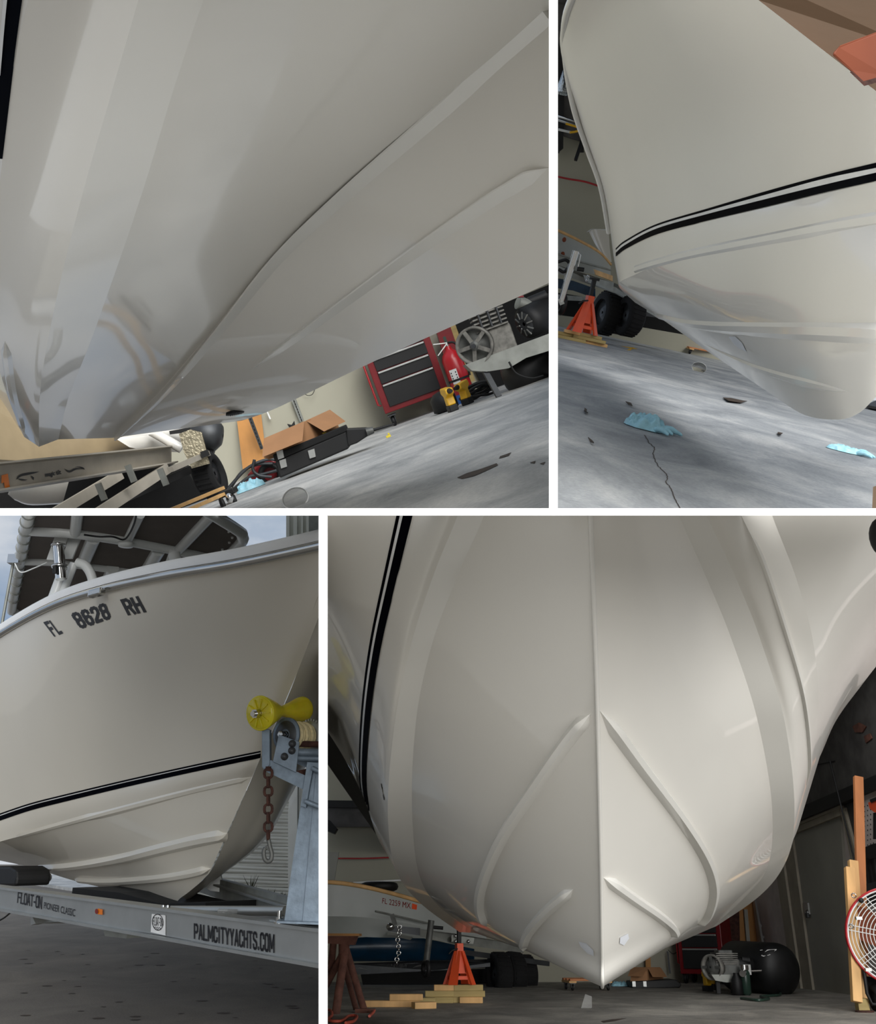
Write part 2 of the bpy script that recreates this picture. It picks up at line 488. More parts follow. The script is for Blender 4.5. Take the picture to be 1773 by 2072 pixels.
GLYPH = {'A': [[(0, 0), (.5, 1), (1, 0)], [(.2, .3), (.8, .3)]], 'C': [[(1, .74), (.95, .9), (.7, 1), (.3, 1), (.05, .9), (0, .7), (0, .3), (.05, .1), (.3, 0), (.7, 0), (.95, .1), (1, .26)]],
 'E': [[(1, 1), (0, 1), (0, 0), (1, 0)], [(0, .52), (.85, .52)]], 'F': [[(1, 1), (0, 1), (0, 0)], [(0, .52), (.85, .52)]], 'H': [[(0, 0), (0, 1)], [(1, 0), (1, 1)], [(0, .52), (1, .52)]],
 'I': [[(.5, 0), (.5, 1)]], 'L': [[(0, 1), (0, 0), (1, 0)]], 'M': [[(0, 0), (0, 1), (.5, .22), (1, 1), (1, 0)]], 'N': [[(0, 0), (0, 1), (1, 0), (1, 1)]],
 'O': [[(.3, 1), (.7, 1), (.95, .9), (1, .7), (1, .3), (.95, .1), (.7, 0), (.3, 0), (.05, .1), (0, .3), (0, .7), (.05, .9), (.3, 1)]],
 'P': [[(0, 0), (0, 1), (.7, 1), (.97, .88), (1, .72), (.97, .56), (.7, .44), (0, .44)]], 'R': [[(0, 0), (0, 1), (.7, 1), (.97, .88), (1, .75), (.97, .6), (.7, .48), (0, .48)], [(.6, .48), (1, 0)]],
 'S': [[(1, .76), (.93, .92), (.7, 1), (.3, 1), (.05, .9), (0, .76), (.06, .62), (.3, .54), (.7, .47), (.95, .38), (1, .24), (.94, .08), (.7, 0), (.3, 0), (.06, .08), (0, .24)]],
 'T': [[(0, 1), (1, 1)], [(.5, 1), (.5, 0)]], 'Y': [[(0, 1), (.5, .48), (1, 1)], [(.5, .48), (.5, 0)]], '-': [[(.1, .42), (.9, .42)]], '.': [[(.5, 0), (.5, .10)]],
 '8': [[(.3, .53), (.06, .64), (.02, .78), (.08, .92), (.3, 1), (.7, 1), (.92, .92), (.98, .78), (.94, .64), (.7, .53), (.3, .53), (.06, .42), (0, .26), (.06, .09), (.3, 0), (.7, 0), (.94, .09), (1, .26), (.94, .42), (.7, .53)]],
 '6': [[(.95, .8), (.9, .93), (.7, 1), (.3, 1), (.06, .9), (0, .7), (0, .26), (.06, .09), (.3, 0), (.7, 0), (.94, .09), (1, .28), (.94, .46), (.7, .56), (.3, .56), (.02, .44)]],
 '2': [[(.02, .74), (.08, .92), (.3, 1), (.7, 1), (.94, .91), (1, .74), (.9, .55), (.1, .14), (0, 0), (1, 0)]]}
GW = {'I': .32, '.': .30, '-': .6, 'M': 1.35, ' ': .6}
def stroke_text(s, quad, surf, inv, thick=.26, lift=.003, gap=.34, vthick=None):   # heavy condensed capitals laid on a surface
    tx = thick; ty = vthick or thick * .55; x = 0.0; polys = []
    for ch in s:
        w = GW.get(ch, 1.0)
        for line in GLYPH.get(ch, []):
            for (ax, ay), (bx, by) in zip(line, line[1:]):
                if ch in 'I.': ax = bx = 0.5; 
                p = Vector((x + ax * w, ay * (1 - ty) + ty / 2)); q = Vector((x + bx * w, by * (1 - ty) + ty / 2))
                d = Vector(((q - p).x / tx, (q - p).y / ty)); d = d.normalized() if d.length else Vector((0, 1))
                n = Vector((-d.y * tx / 2, d.x * ty / 2)); e = Vector((d.x * tx / 2, d.y * ty / 2)) * .8
                polys.append([p - e + n, p - e - n, q + e - n, q + e + n])
        x += w + gap
    T = x - gap; b = MB()
    (ax, ay), (bx, by), (cx, cy), (dx, dy) = quad
    for pl in polys:
        vs = []
        for v in pl:
            u, w = (v.x + tx / 2) / (T + tx), v.y
            hx, hy = ax + (bx - ax) * u, ay + (by - ay) * u; lx, ly = dx + (cx - dx) * u, dy + (cy - dy) * u
            p, n = surf.hit(lx + (hx - lx) * w, ly + (hy - ly) * w); vs.append(inv @ (p + n * lift))
        b.add(vs, [(0, 1, 2, 3)])
    return b
def flat_mark(polys, surf, inv, lift=0.003):               # pixel polygons laid on a surface
    b = MB()
    for q in polys:
        vs = []
        for x, y in q:
            p, n = surf.hit(x, y); vs.append(inv @ (p + n * lift))
        b.add(vs, [list(range(len(vs)))])
    return b
# ------------------------------------------------------------------ partitions between the four bays
def fin(name, p, q, t, d0, d1):                     # a wall of even thickness that runs straight away from the eye
    a0, a1 = at(*p, d0), at(*p, d1); b0, b1 = at(*q, d0), at(*q, d1)
    n = (b0 - a0).cross(a1 - a0).normalized() * (t / 2)
    m = MB().add([a0 - n, b0 - n, b1 - n, a1 - n, a0 + n, b0 + n, b1 + n, a1 + n],
                 [(0, 1, 2, 3), (4, 7, 6, 5), (0, 4, 5, 1), (1, 5, 6, 2), (2, 6, 7, 3), (3, 7, 4, 0)])
    o = part(name, m, 'white_paint', None); o['kind'] = 'structure'
    return o
fin('wall_upper', (1120, -260), (1120, 1036), 0.018, 2.0, 3.6)
fin('wall_lower', (654, 1036), (654, 2120), 0.018, 2.0, 3.6)
fin('ceiling_lower', (-200, 1035.8), (1980, 1035.8), 0.0148, 2.0, 2.9)

fin('shade_slab', (-200, 1035.8), (654, 1035.8), 0.012, 2.9, 4.9)  # added slab, edge-on to the eye, to shade the outdoor boat
w_ = fin('shade_wall', (654, 1036), (654, 2120), 0.016, 5.4, 12.5); w_.data.materials[0] = MATS['door_paint']  # added wall, edge-on to the eye, keeps daylight off the workshop's left

# ------------------------------------------------------------------ floors, walls
def slab(b, name, x0, x1, y0, y1, z1, t, mat): return struct(b, name, MB().box(((x0 + x1) / 2, (y0 + y1) / 2, z1 - t / 2), (x1 - x0, y1 - y0, t)), mat)
def wall_y(b, name, y, x0, x1, z0, z1, mat): return struct(b, name, MB().box(((x0 + x1) / 2, y + .06, (z0 + z1) / 2), (x1 - x0, .12, z1 - z0)), mat)
def wall_x(b, name, x, y0, y1, z0, z1, mat): return struct(b, name, MB().box((x + .06, (y0 + y1) / 2, (z0 + z1) / 2), (.12, y1 - y0, z1 - z0)), mat)
floor1 = slab(1, 'floor', -8, 5, 1.5, 13.3, 0, .1, 'concrete_bright')
wall_y(1, 'wall_back', 13.3, -8, 5, -0.1, 4.5, 'cream_wall')
floor2 = slab(2, 'floor', -3, 6, 1.5, 18, 0, .1, 'concrete')
wall_y(2, 'wall_back', 18, -3, 6, -0.1, 6, 'cream_wall')
slab(2, 'ceiling', -3, 6, 6, 18, 5.2, .1, 'dark_foil')
floor3 = slab(3, 'ground', -22, 9, 1.5, 40, 0, .1, 'asphalt')
floor4 = slab(4, 'floor', -5.5, 4.67, 3.0, 15.6, 0, .1, 'concrete_dark')
wall_y(4, 'wall_back', 15.5, -5.5, 4.67, -0.1, 3.3, 'cream_wall')
wall_x(4, 'wall_right', 4.55, 6.5, 15.6, -0.1, 3.3, 'pegboard')
slab(4, 'ceiling', -5.5, 4.67, 6.4, 15.6, 3.42, .12, 'dark_foil')

# ------------------------------------------------------------------ boat seen from below towards its stern (upper left)
b1 = thing(1, 'motorboat', 'off-white boat bottom seen from below, tapering away to its stern above the red tool chest', 'boat', LP(1, 490, 851, 7.2))
i1 = b1.matrix_world.inverted(); D = 1.3
K = prail([(1240, 512), (1111, 573), (960, 640), (820, 703), (725, 746), (620, 797), (545, 832), (490, 851)], 2.75, 7.15)
A = prail([(1400, -270), (1130, 4), (905, 202), (700, 377), (560, 511), (430, 668), (320, 795), (228, 886)], 2.45, 7.2)
C1 = prail([(470, -170), (412, 0), (345, 200), (285, 400), (230, 560), (180, 700), (140, 800), (118, 889)], 1.8, 7.28)
C2 = prail([(330, -170), (282, 0), (222, 200), (165, 400), (122, 570), (93, 710), (80, 810), (79, 904)], 1.75, 7.28)
Sd = prail([(95, -170), (47, 0), (20, 200), (-3, 400), (-12, 570), (-9, 700), (12, 792), (49, 884)], 1.85, 7.2)
T1 = prail([(-60, -170), (-110, 0), (-140, 200), (-150, 400), (-145, 570), (-120, 660), (-70, 720), (-20, 770)], 2.0, 7.15)
def mid(a, b, t, push):                              # a rail between two others, bellied towards the eye by push metres
    return [p.lerp(q, t) + (EYE - p.lerp(q, t)).normalized() * push for p, q in zip(a, b)]
g1a = skin([K, mid(K, A, .5, .01), A]); g1b = skin([A, mid(A, C1, .5, .0), C1]); g1c = skin([C1, C2], sub=6)
g1d = skin([C2, mid(C2, Sd, .45, .03), Sd]); g1e = skin([Sd, T1], sub=6)
for g, nm, mt in ((g1a, 'hull_bottom', 'gelcoat'), (g1b, 'hull_bottom', 'gelcoat'), (g1c, 'chine_flat', 'gelcoat_band'), (g1d, 'hull_side', 'gelcoat'), (g1e, 'hull_side', 'gelcoat')):
    part(nm, skin_mesh(nm, g, i1), mt, b1)
sf1 = Surf([g1a, g1b, g1c, g1d, g1e])
part('strake', ridge(sf1, [(1114, 33), (1003, 130), (908, 218), (708, 389), (567, 521), (447, 666), (336, 793), (238, 884)], .030, .032, i1, 60, skew=.65, taper=0, flat=.12), 'gelcoat_band', b1)
part('strake', ridge(sf1, [(1112, 340), (1050, 376), (985, 415), (830, 520), (700, 612), (600, 684), (503, 752)], .026, .028, i1, 60, skew=.65, taper=.1, flat=.12), 'gelcoat_band', b1)
part('boot_stripe', band(sf1, [(14, -10), (6, 90), (-2, 190), (-9, 320)], [(48, -10), (34, 90), (22, 190), (6, 320)], i1), 'navy_stripe', b1, 'dark navy stripe')
part('pin_stripe', band(sf1, [(11, -10), (5, 60), (-2, 150)], [(19, -10), (12, 60), (4, 150)], i1, lift=.006), 'white_stripe', b1, 'thin white line')
part('spray_rail', ridge(sf1, [(10, 690), (24, 790), (50, 880)], .03, .02, i1, 20), 'gelcoat', b1)
# transom closing the far end
tr = [at(490, 851, 7.15), at(430, 857, 7.2), at(365, 868, 7.2), at(300, 880, 7.2), at(228, 886, 7.2), at(118, 889, 7.28), at(79, 904, 7.28), at(49, 884, 7.22), at(-20, 770, 7.15), at(200, 600, 7.4), at(460, 700, 7.3)]
part('transom', MB().add([i1 @ p for p in tr], [list(range(len(tr)))]), 'gelcoat', b1)
# raw-water strainer
p, n = sf1.hit(476, 832)
m = MB(); q = i1 @ p; nn = (i1.to_3x3() @ n).normalized(); ax = (i1 @ at(520, 822, 7.1) - i1 @ at(440, 838, 7.1)).normalized(); ay = nn.cross(ax).normalized()
sc_ = part('strainer', MB().prism([q + ax * math.cos(t) * .062 + ay * math.sin(t) * .038 for t in [k * math.pi / 10 for k in range(20)]], nn * .018), 'black', b1, 'black slotted water intake')
for k in range(6):
    c = q + ax * (-.035 + k * .014) + nn * .02
    part('slat', MB().beam(c - ay * .024, c + ay * .024, .005, .006, nn), 'steel_dark', sc_)

# ------------------------------------------------------------------ boat from its forward quarter (upper right)
b2 = thing(2, 'motorboat', 'cream boat bow with navy double stripe, beside two blue gloves lying on the floor', 'boat', LP(2, 1690, 849, 3.1))
i2 = b2.matrix_world.inverted()
K = rail([(1830, 742, 2.65), (1773, 803, 2.75), (1735, 838, 2.9), (1690, 849, 3.1), (1625, 838, 3.6), (1560, 797, 4.2), (1480, 743, 5.1), (1412, 697, 6.1), (1345, 648, 7.4)])
C = rail([(1830, 432, 2.6), (1773, 446, 2.72), (1660, 464, 3.1), (1560, 484, 3.6), (1450, 505, 4.3), (1350, 530, 5.1), (1285, 556, 5.9), (1252, 578, 6.7), (1285, 612, 7.9)])
S2 = rail([(1830, 352, 2.58), (1773, 366, 2.7), (1670, 388, 3.15), (1560, 416, 3.7), (1450, 442, 4.35), (1350, 470, 5.1), (1285, 496, 5.9), (1243, 524, 6.8), (1262, 545, 7.9)])
U1 = rail([(1830, 165, 2.40), (1773, 172, 2.52), (1670, 190, 2.9), (1560, 212, 3.4), (1450, 240, 4.0), (1350, 275, 4.7), (1275, 320, 5.5), (1222, 380, 6.4), (1240, 425, 7.5)])
U2 = rail([(1830, -90, 2.12), (1740, -85, 2.25), (1610, -70, 2.6), (1480, -45, 3.05), (1360, -5, 3.6), (1262, 50, 4.3), (1195, 125, 5.1), (1164, 215, 6.0), (1200, 300, 7.2)])
U3 = rail([(1830, -300, 1.95), (1700, -290, 2.1), (1530, -270, 2.4), (1380, -230, 2.8), (1260, -160, 3.3), (1180, -70, 4.0), (1141, 30, 4.8), (1136, 110, 5.7), (1170, 230, 6.9)])
g2a = skin([K, mid(K, C, .33, .10), mid(K, C, .66, .11), C], sub=8); g2b = skin([C, mid(C, S2, .5, .02), S2]); g2c = skin([S2, U1, U2, U3], sub=10)
for g, nm in ((g2a, 'hull_bottom'), (g2b, 'hull_side'), (g2c, 'topside')): part(nm, skin_mesh(nm, g, i2), 'gelcoat', b2)
sf2 = Surf([g2a, g2b, g2c])
for g, nm in ((g2a, 'hull_bottom'), (g2b, 'hull_side'), (g2c, 'topside')):      # the other side of the bow, turned away from the eye
    e0 = [r[0] for r in g]; back = ray(1900, 600).normalized()
    part(nm, skin_mesh(nm, [[p + back * (t * 2.6) + (at(2050, 600, 3) - at(1830, 600, 3)) * t for t in (0, .25, .5, .75, 1)] for p in e0], i2), 'gelcoat', b2)
part('strake', ridge(sf2, [(1335, 640), (1390, 655), (1450, 663), (1510, 667), (1600, 671), (1660, 673), (1815, 679)], .035, .016, i2, 50, skew=-.2, taper=0), 'gelcoat', b2)
part('strake', ridge(sf2, [(1424, 695), (1470, 718), (1530, 745), (1600, 768), (1680, 787), (1722, 793)], .024, .010, i2, 50, skew=-.2, taper=.35), 'gelcoat', b2)
part('chine_rail', ridge(sf2, [(1285, 545), (1330, 531), (1410, 511), (1560, 482), (1660, 463), (1815, 436)], .03, .008, i2, 50, taper=0), 'gelcoat_band', b2)
part('boot_stripe', band(sf2, [(1247, 511), (1268, 494), (1330, 462), (1435, 432), (1560, 400), (1670, 373), (1790, 345)], [(1247, 519), (1270, 502), (1333, 473), (1436, 446), (1560, 417), (1670, 390), (1790, 363)], i2), 'navy_stripe', b2, 'wide navy stripe')
part('pin_stripe', band(sf2, [(1247, 506), (1268, 489), (1330, 457), (1435, 426), (1560, 391), (1670, 361), (1790, 336)], [(1247, 511), (1268, 494), (1330, 462), (1435, 432), (1560, 400), (1670, 373), (1790, 345)], i2), 'white_stripe', b2, 'white line between navy stripes')
part('upper_stripe', band(sf2, [(1247, 502), (1268, 485), (1330, 453), (1435, 421), (1560, 384), (1670, 354), (1790, 325)], [(1247, 506), (1268, 489), (1330, 457), (1435, 426), (1560, 391), (1670, 361), (1790, 336)], i2), 'navy_stripe', b2, 'narrow navy stripe')
part('rub_rail', MB().tube([i2 @ p for p in crom([at(1190, -70, 3.95), at(1146, 30, 4.75), at(1143, 110, 5.6), at(1160, 215, 5.95), at(1188, 300, 6.3), at(1216, 380, 6.5), at(1232, 470, 6.9)], 40)], .018, 8), 'gelcoat_band', b2)
part('repair_patch', flat_mark([[(1476, 681), (1489, 680), (1503, 693), (1512, 711), (1500, 706), (1488, 698)]], sf2, i2), 'skin_patch', b2, 'small white scuffed patch')

# ------------------------------------------------------------------ boat on its trailer outdoors (lower left)
b3 = thing(3, 'motorboat', 'cream centre console boat on aluminium trailer, with registration letters along its bow', 'boat', LP(3, 335, 1832, 6.9))
i3 = b3.matrix_world.inverted()
G = rail([(705, 1088, 4.75), (640, 1106, 4.95), (480, 1140, 5.35), (330, 1165, 5.85), (200, 1194, 6.45), (100, 1228, 7.05), (0, 1283, 7.9), (-90, 1345, 8.8)])
N = rail([(600, 1365, 5.36), (555, 1372, 5.42), (440, 1392, 5.75), (320, 1416, 6.2), (200, 1442, 6.75), (100, 1466, 7.35), (0, 1494, 8.2), (-90, 1525, 9.1)])
S3 = rail([(530, 1527, 5.68), (490, 1534, 5.75), (400, 1554, 6.05), (300, 1575, 6.5), (190, 1600, 7.05), (90, 1625, 7.65), (0, 1652, 8.4), (-90, 1680, 9.3)])
C3 = rail([(511, 1571, 5.78), (470, 1581, 5.85), (385, 1602, 6.15), (290, 1627, 6.55), (190, 1652, 7.1), (100, 1676, 7.7), (0, 1703, 8.45), (-90, 1730, 9.3)])
K3 = rail([(424, 1766, 6.25), (400, 1790, 6.4), (368, 1815, 6.6), (335, 1832, 6.9), (250, 1806, 7.7), (150, 1782, 8.6), (50, 1752, 9.6), (-60, 1730, 10.6)])
g3a = skin([G, N, S3]); g3b = skin([S3, mid(S3, C3, .5, .02), C3]); g3c = skin([C3, mid(C3, K3, .35, .07), mid(C3, K3, .7, .06), K3], sub=8)
for g, nm in ((g3a, 'topside'), (g3b, 'hull_side'), (g3c, 'hull_bottom')): part(nm, skin_mesh(nm, g, i3), 'gelcoat_cream', b3)
# the far side of the bow
st = rail([(705, 1086, 4.75), (640, 1215, 5.05), (600, 1365, 5.36), (530, 1527, 5.68), (466, 1676, 6.0), (424, 1766, 6.25), (368, 1815, 6.6)])
f1 = rail([(860, 1080, 5.7), (760, 1240, 5.8), (672, 1420, 6.0), (594, 1575, 6.25), (536, 1690, 6.45), (456, 1764, 6.7), (380, 1822, 6.9)])
f2 = rail([(900, 1090, 6.8), (770, 1270, 6.8), (668, 1450, 6.9), (588, 1612, 7.0), (530, 1706, 7.1), (440, 1776, 7.3), (370, 1826, 7.4)])
g3d = skin([st, mid(st, f1, .5, .03), f1, f2], sub=8)
part('hull_side', skin_mesh('hull_side', g3d, i3), 'gelcoat_cream', b3)
sf3 = Surf([g3a, g3b, g3c])
part('strake', ridge(sf3, [(462, 1689), (400, 1702), (340, 1716), (250, 1737), (150, 1752), (70, 1756)], .045, .035, i3, 50, skew=.2, taper=.04), 'gelcoat_cream', b3)
part('strake', ridge(sf3, [(426, 1758), (380, 1770), (330, 1778), (260, 1783), (200, 1783), (150, 1779)], .035, .03, i3, 50, skew=.2, taper=.05), 'gelcoat_cream', b3)
part('chine_rail', ridge(sf3, [(508, 1573), (400, 1598), (290, 1626), (190, 1652), (100, 1676), (30, 1695)], .03, .008, i3, 50, taper=.04), 'gelcoat_cream', b3)
Lr = lambda dy: [(528, 1520 + dy), (400, 1547 + dy), (260, 1578 + dy), (130, 1609 + dy), (60, 1627 + dy), (-8, 1650 + dy)]
part('boot_stripe', band(sf3, Lr(3.6), Lr(13.5), i3), 'navy_stripe', b3, 'wide navy stripe')
part('pin_stripe', band(sf3, Lr(1.8), Lr(3.6), i3), 'white_stripe', b3, 'thin white line')
part('upper_stripe', band(sf3, Lr(-1.5), Lr(1.8), i3), 'navy_stripe', b3, 'narrow navy stripe')
up3 = (BAY[3].to_3x3() @ Vector((0, 0, 1)))
gg = crom(G, 60)
rl = part('rub_rail', MB().tube([i3 @ (p + (EYE - p).normalized() * .02) for p in gg], .026, 10), 'stainless', b3, 'stainless rub rail')
bk = (BAY[3].to_3x3() @ Vector((0, 1, 0)))
capg = [[i3 @ (p + up3 * u + bk * v) for p in gg] for u, v in ((.02, -.03), (.055, -.035), (.085, -.01), (.10, .05), (.10, .35))]
part('gunwale', MB().sheet(capg), 'white_paint', b3, 'bright white gunwale cap')
for k in (4, 11, 18, 26, 33, 40, 47, 52):
    q = i3 @ (gg[k] + (EYE - gg[k]).normalized() * .046); part('screw', MB().ball(q, .008, .008, .008, 8, 5), 'steel_dark', rl)
q = i3 @ (at(193, 1201, 6.40)); fit = part('rail_fitting', MB().beam(i3 @ at(183, 1203, 6.38), i3 @ at(208, 1196, 6.30), .05, .05), 'stainless', b3, bevel=.012)
part('fitting_eye', MB().torus(i3 @ at(193, 1201, 6.33), i3.to_3x3() @ (EYE - at(193, 1201, 6.3)), .014, .006, 16, 6), 'chrome', fit)
for s, qd in (('FL', [(88, 1259), (108, 1252), (129, 1281), (111, 1289)]), ('8628', [(142, 1242), (214, 1219), (227, 1251), (164, 1273)]), ('RH', [(243, 1213), (280, 1205), (298, 1239), (260, 1246)])):
    part('lettering', stroke_text(s, qd, sf3, i3, thick=.50, vthick=.19, gap=.6), 'black_vinyl', b3, 'black registration lettering')

# ------------------------------------------------------------------ boat head-on from below (lower right)
b4 = thing(4, 'motorboat', 'glossy off-white boat bow seen head-on from below, keel nearly touching the workshop floor', 'boat', LP(4, 1218, 1997, 3.75))
i4 = b4.matrix_world.inverted()
K = rail([(1192, 940, 2.5), (1195, 1043, 2.6), (1201, 1200, 2.74), (1208, 1400, 2.93), (1213, 1600, 3.15), (1217, 1800, 3.42), (1219, 1940, 3.62), (1219, 1997, 3.8), (1218, 1975, 5.2)])
L1 = rail([(1002, 970, 2.72), (977, 1050, 2.85), (926, 1165, 3.08), (874, 1305, 3.38), (842, 1460, 3.75), (834, 1640, 4.35), (850, 1775, 5.2), (893, 1838, 6.2), (962, 1888, 7.9)])
L2 = rail([(950, 950, 2.74), (926, 1043, 2.88), (878, 1162, 3.10), (832, 1305, 3.42), (798, 1470, 3.80), (785, 1650, 4.42), (803, 1765, 5.25), (856, 1832, 6.25), (930, 1886, 7.95)])
L3 = rail([(862, 930, 2.86), (838, 1043, 3.0), (806, 1162, 3.22), (777, 1290, 3.52), (755, 1420, 3.9), (744, 1560, 4.5), (752, 1660, 5.35), (792, 1740, 6.35), (880, 1835, 8.1)])
L4 = rail([(640, 700, 2.5), (600, 860, 2.75), (600, 1010, 3.1), (620, 1170, 3.6), (648, 1310, 4.3), (682, 1440, 5.3), (716, 1548, 6.4), (744, 1632, 7.8), (800, 1720, 9.6)])
L5 = rail([(430, 680, 2.7), (420, 860, 3.05), (450, 1040, 3.6), (510, 1210, 4.3), (580, 1350, 5.1), (650, 1460, 6.1), (700, 1540, 7.2), (742, 1622, 8.6), (800, 1715, 10.2)])
R1 = rail([(1345, 970, 2.72), (1374, 1043, 2.85), (1428, 1165, 3.08), (1483, 1300, 3.38), (1535, 1465, 3.75), (1563, 1640, 4.35), (1553, 1755, 5.2), (1508, 1815, 6.2), (1440, 1878, 7.9)])
R2 = rail([(1400, 970, 2.74), (1430, 1043, 2.88), (1486, 1162, 3.10), (1541, 1300, 3.42), (1590, 1470, 3.80), (1608, 1645, 4.42), (1590, 1745, 5.25), (1535, 1815, 6.25), (1450, 1874, 7.95)])
R3 = rail([(1530, 930, 2.86), (1563, 1043, 3.0), (1612, 1172, 3.22), (1645, 1295, 3.52), (1656, 1410, 3.9), (1650, 1520, 4.5), (1632, 1610, 5.35), (1594, 1720, 6.35), (1500, 1835, 8.1)])
R4 = rail([(1790, 700, 2.5), (1835, 860, 2.75), (1838, 1010, 3.1), (1810, 1160, 3.6), (1765, 1290, 4.3), (1722, 1392, 5.3), (1680, 1468, 6.4), (1650, 1555, 7.8), (1600, 1660, 9.6)])
R5 = rail([(2000, 680, 2.7), (2010, 860, 3.05), (1980, 1040, 3.6), (1900, 1180, 4.3), (1815, 1295, 5.1), (1745, 1385, 6.1), (1690, 1462, 7.2), (1655, 1540, 8.6), (1600, 1640, 10.2)])
g4 = {'la': skin([K, mid(K, L1, .33, .03), mid(K, L1, .66, .03), L1], 64, 8), 'lb': skin([L1, L2], 64, 4), 'lc': skin([L2, mid(L2, L3, .3, .03), L3], 64, 6), 'ld': skin([L3, L4, L5], 64, 10),
      'ra': skin([K, mid(K, R1, .33, .03), mid(K, R1, .66, .03), R1], 64, 8), 'rb': skin([R1, R2], 64, 4), 'rc': skin([R2, mid(R2, R3, .3, .03), R3], 64, 6), 'rd': skin([R3, R4, R5], 64, 10)}
for k, nm, mt in (('la', 'hull_bottom', 'gelcoat'), ('ra', 'hull_bottom', 'gelcoat'), ('lb', 'chine_flat', 'gelcoat_band'), ('rb', 'chine_flat', 'gelcoat_band'), ('lc', 'hull_side', 'gelcoat'), ('rc', 'hull_side', 'gelcoat'), ('ld', 'topside', 'gelcoat'), ('rd', 'topside', 'gelcoat')):
    part(nm, skin_mesh(nm, g4[k], i4), mt, b4)
sf4 = Surf(list(g4.values()))
part('keel_strip', MB().tube([i4 @ p for p in crom(K, 60)], .007, 8), 'gelcoat_band', b4)
part('strake', ridge(sf4, [(1196, 1443), (1150, 1498), (1085, 1592), (1020, 1690), (982, 1775), (972, 1830), (985, 1875)], .026, .028, i4, 50, skew=.2, taper=.06), 'gelcoat_band', b4)
part('strake', ridge(sf4, [(1214, 1438), (1290, 1542), (1375, 1655), (1425, 1735), (1442, 1795), (1432, 1845), (1412, 1872)], .026, .028, i4, 50, skew=-.2, taper=.06), 'gelcoat_band', b4)
part('strake', ridge(sf4, [(1160, 1800), (1110, 1842), (1072, 1885), (1056, 1922)], .024, .022, i4, 30, skew=.2, taper=.08), 'gelcoat_band', b4)
part('strake', ridge(sf4, [(1222, 1776), (1280, 1818), (1330, 1852), (1358, 1876), (1366, 1893)], .024, .024, i4, 30, skew=-.2, taper=.06), 'gelcoat_band', b4)
St = [(838, 1030), (806, 1162), (776, 1290), (757, 1400), (746, 1500), (742, 1580), (748, 1640)]
sh = lambda a, b_: [(x - a - (b_ - a) * k / 6, y) for k, (x, y) in enumerate(St)]
part('boot_stripe', band(sf4, sh(20, 6), sh(0, 0), i4), 'navy_stripe', b4, 'wide navy stripe')
part('pin_stripe', band(sf4, sh(26, 8), sh(20, 6), i4), 'white_stripe', b4, 'thin white line')
part('upper_stripe', band(sf4, sh(33, 10), sh(26, 8), i4), 'navy_stripe', b4, 'narrow navy stripe')
part('spray_rail', ridge(sf4, [(1500, 1043), (1545, 1140), (1594, 1288), (1626, 1414), (1637, 1530), (1632, 1590)], .012, .012, i4, 40, taper=.15), 'gelcoat_band', b4)
part('scuff', flat_mark([[(1172, 1904), (1188, 1908), (1202, 1922), (1203, 1934), (1190, 1928), (1176, 1914)]], sf4, i4), 'skin_patch', b4, 'white scuff')
part('scuff', flat_mark([[(1254, 1896), (1270, 1888), (1272, 1898), (1262, 1912), (1253, 1908)]], sf4, i4), 'skin_patch', b4, 'white scuff')
# ------------------------------------------------------------------ shared builders
LOC = {b1: LP(1, 490, 851, 7.2), b2: LP(2, 1690, 849, 3.1), b3: LP(3, 335, 1832, 6.9), b4: LP(4, 1218, 1997, 3.75)}
def th(b, name, label, cat, loc, group=None, rz=0.0):
    o = thing(b, name, label, cat, loc, rz, group); LOC[o] = Vector(loc); return o
def pb(name, mb, mat, root, label=None, bevel=0, kind=None, base=None):     # mb in bay coordinates, moved to the thing's own base
    b = LOC[base or root]
    mb.v = [v - b for v in mb.v]
    return part(name, mb, mat, root, label, kind, bevel)
def sub(name, mb, mat, par, label=None, bevel=0):                           # a piece of a part, in bay coordinates
    r = par.parent
    return pb(name, mb, mat, par, label, bevel, base=r)
def polyY(b, pts, y, depth): return MB().prism([YP(b, px, py, y) for px, py in pts], (0, depth, 0))
def polyX(b, pts, x, depth): return MB().prism([XP(b, px, py, x) for px, py in pts], (depth, 0, 0))
def tubeY(b, pts, y, r, m=None, n=8):
    p = [YP(b, q[0], q[1], q[2] if len(q) > 2 else y) for q in pts]
    return MB().tube(crom(p, m) if m else p, r, n)
def single(b, name, label, cat, mb, mat, base, group=None, bevel=0, kind=None):
    base = Vector(base); mb.v = [v - base for v in mb.v]
    return solo(b, name, label, cat, mb, mat, base, 0, group, bevel, kind)

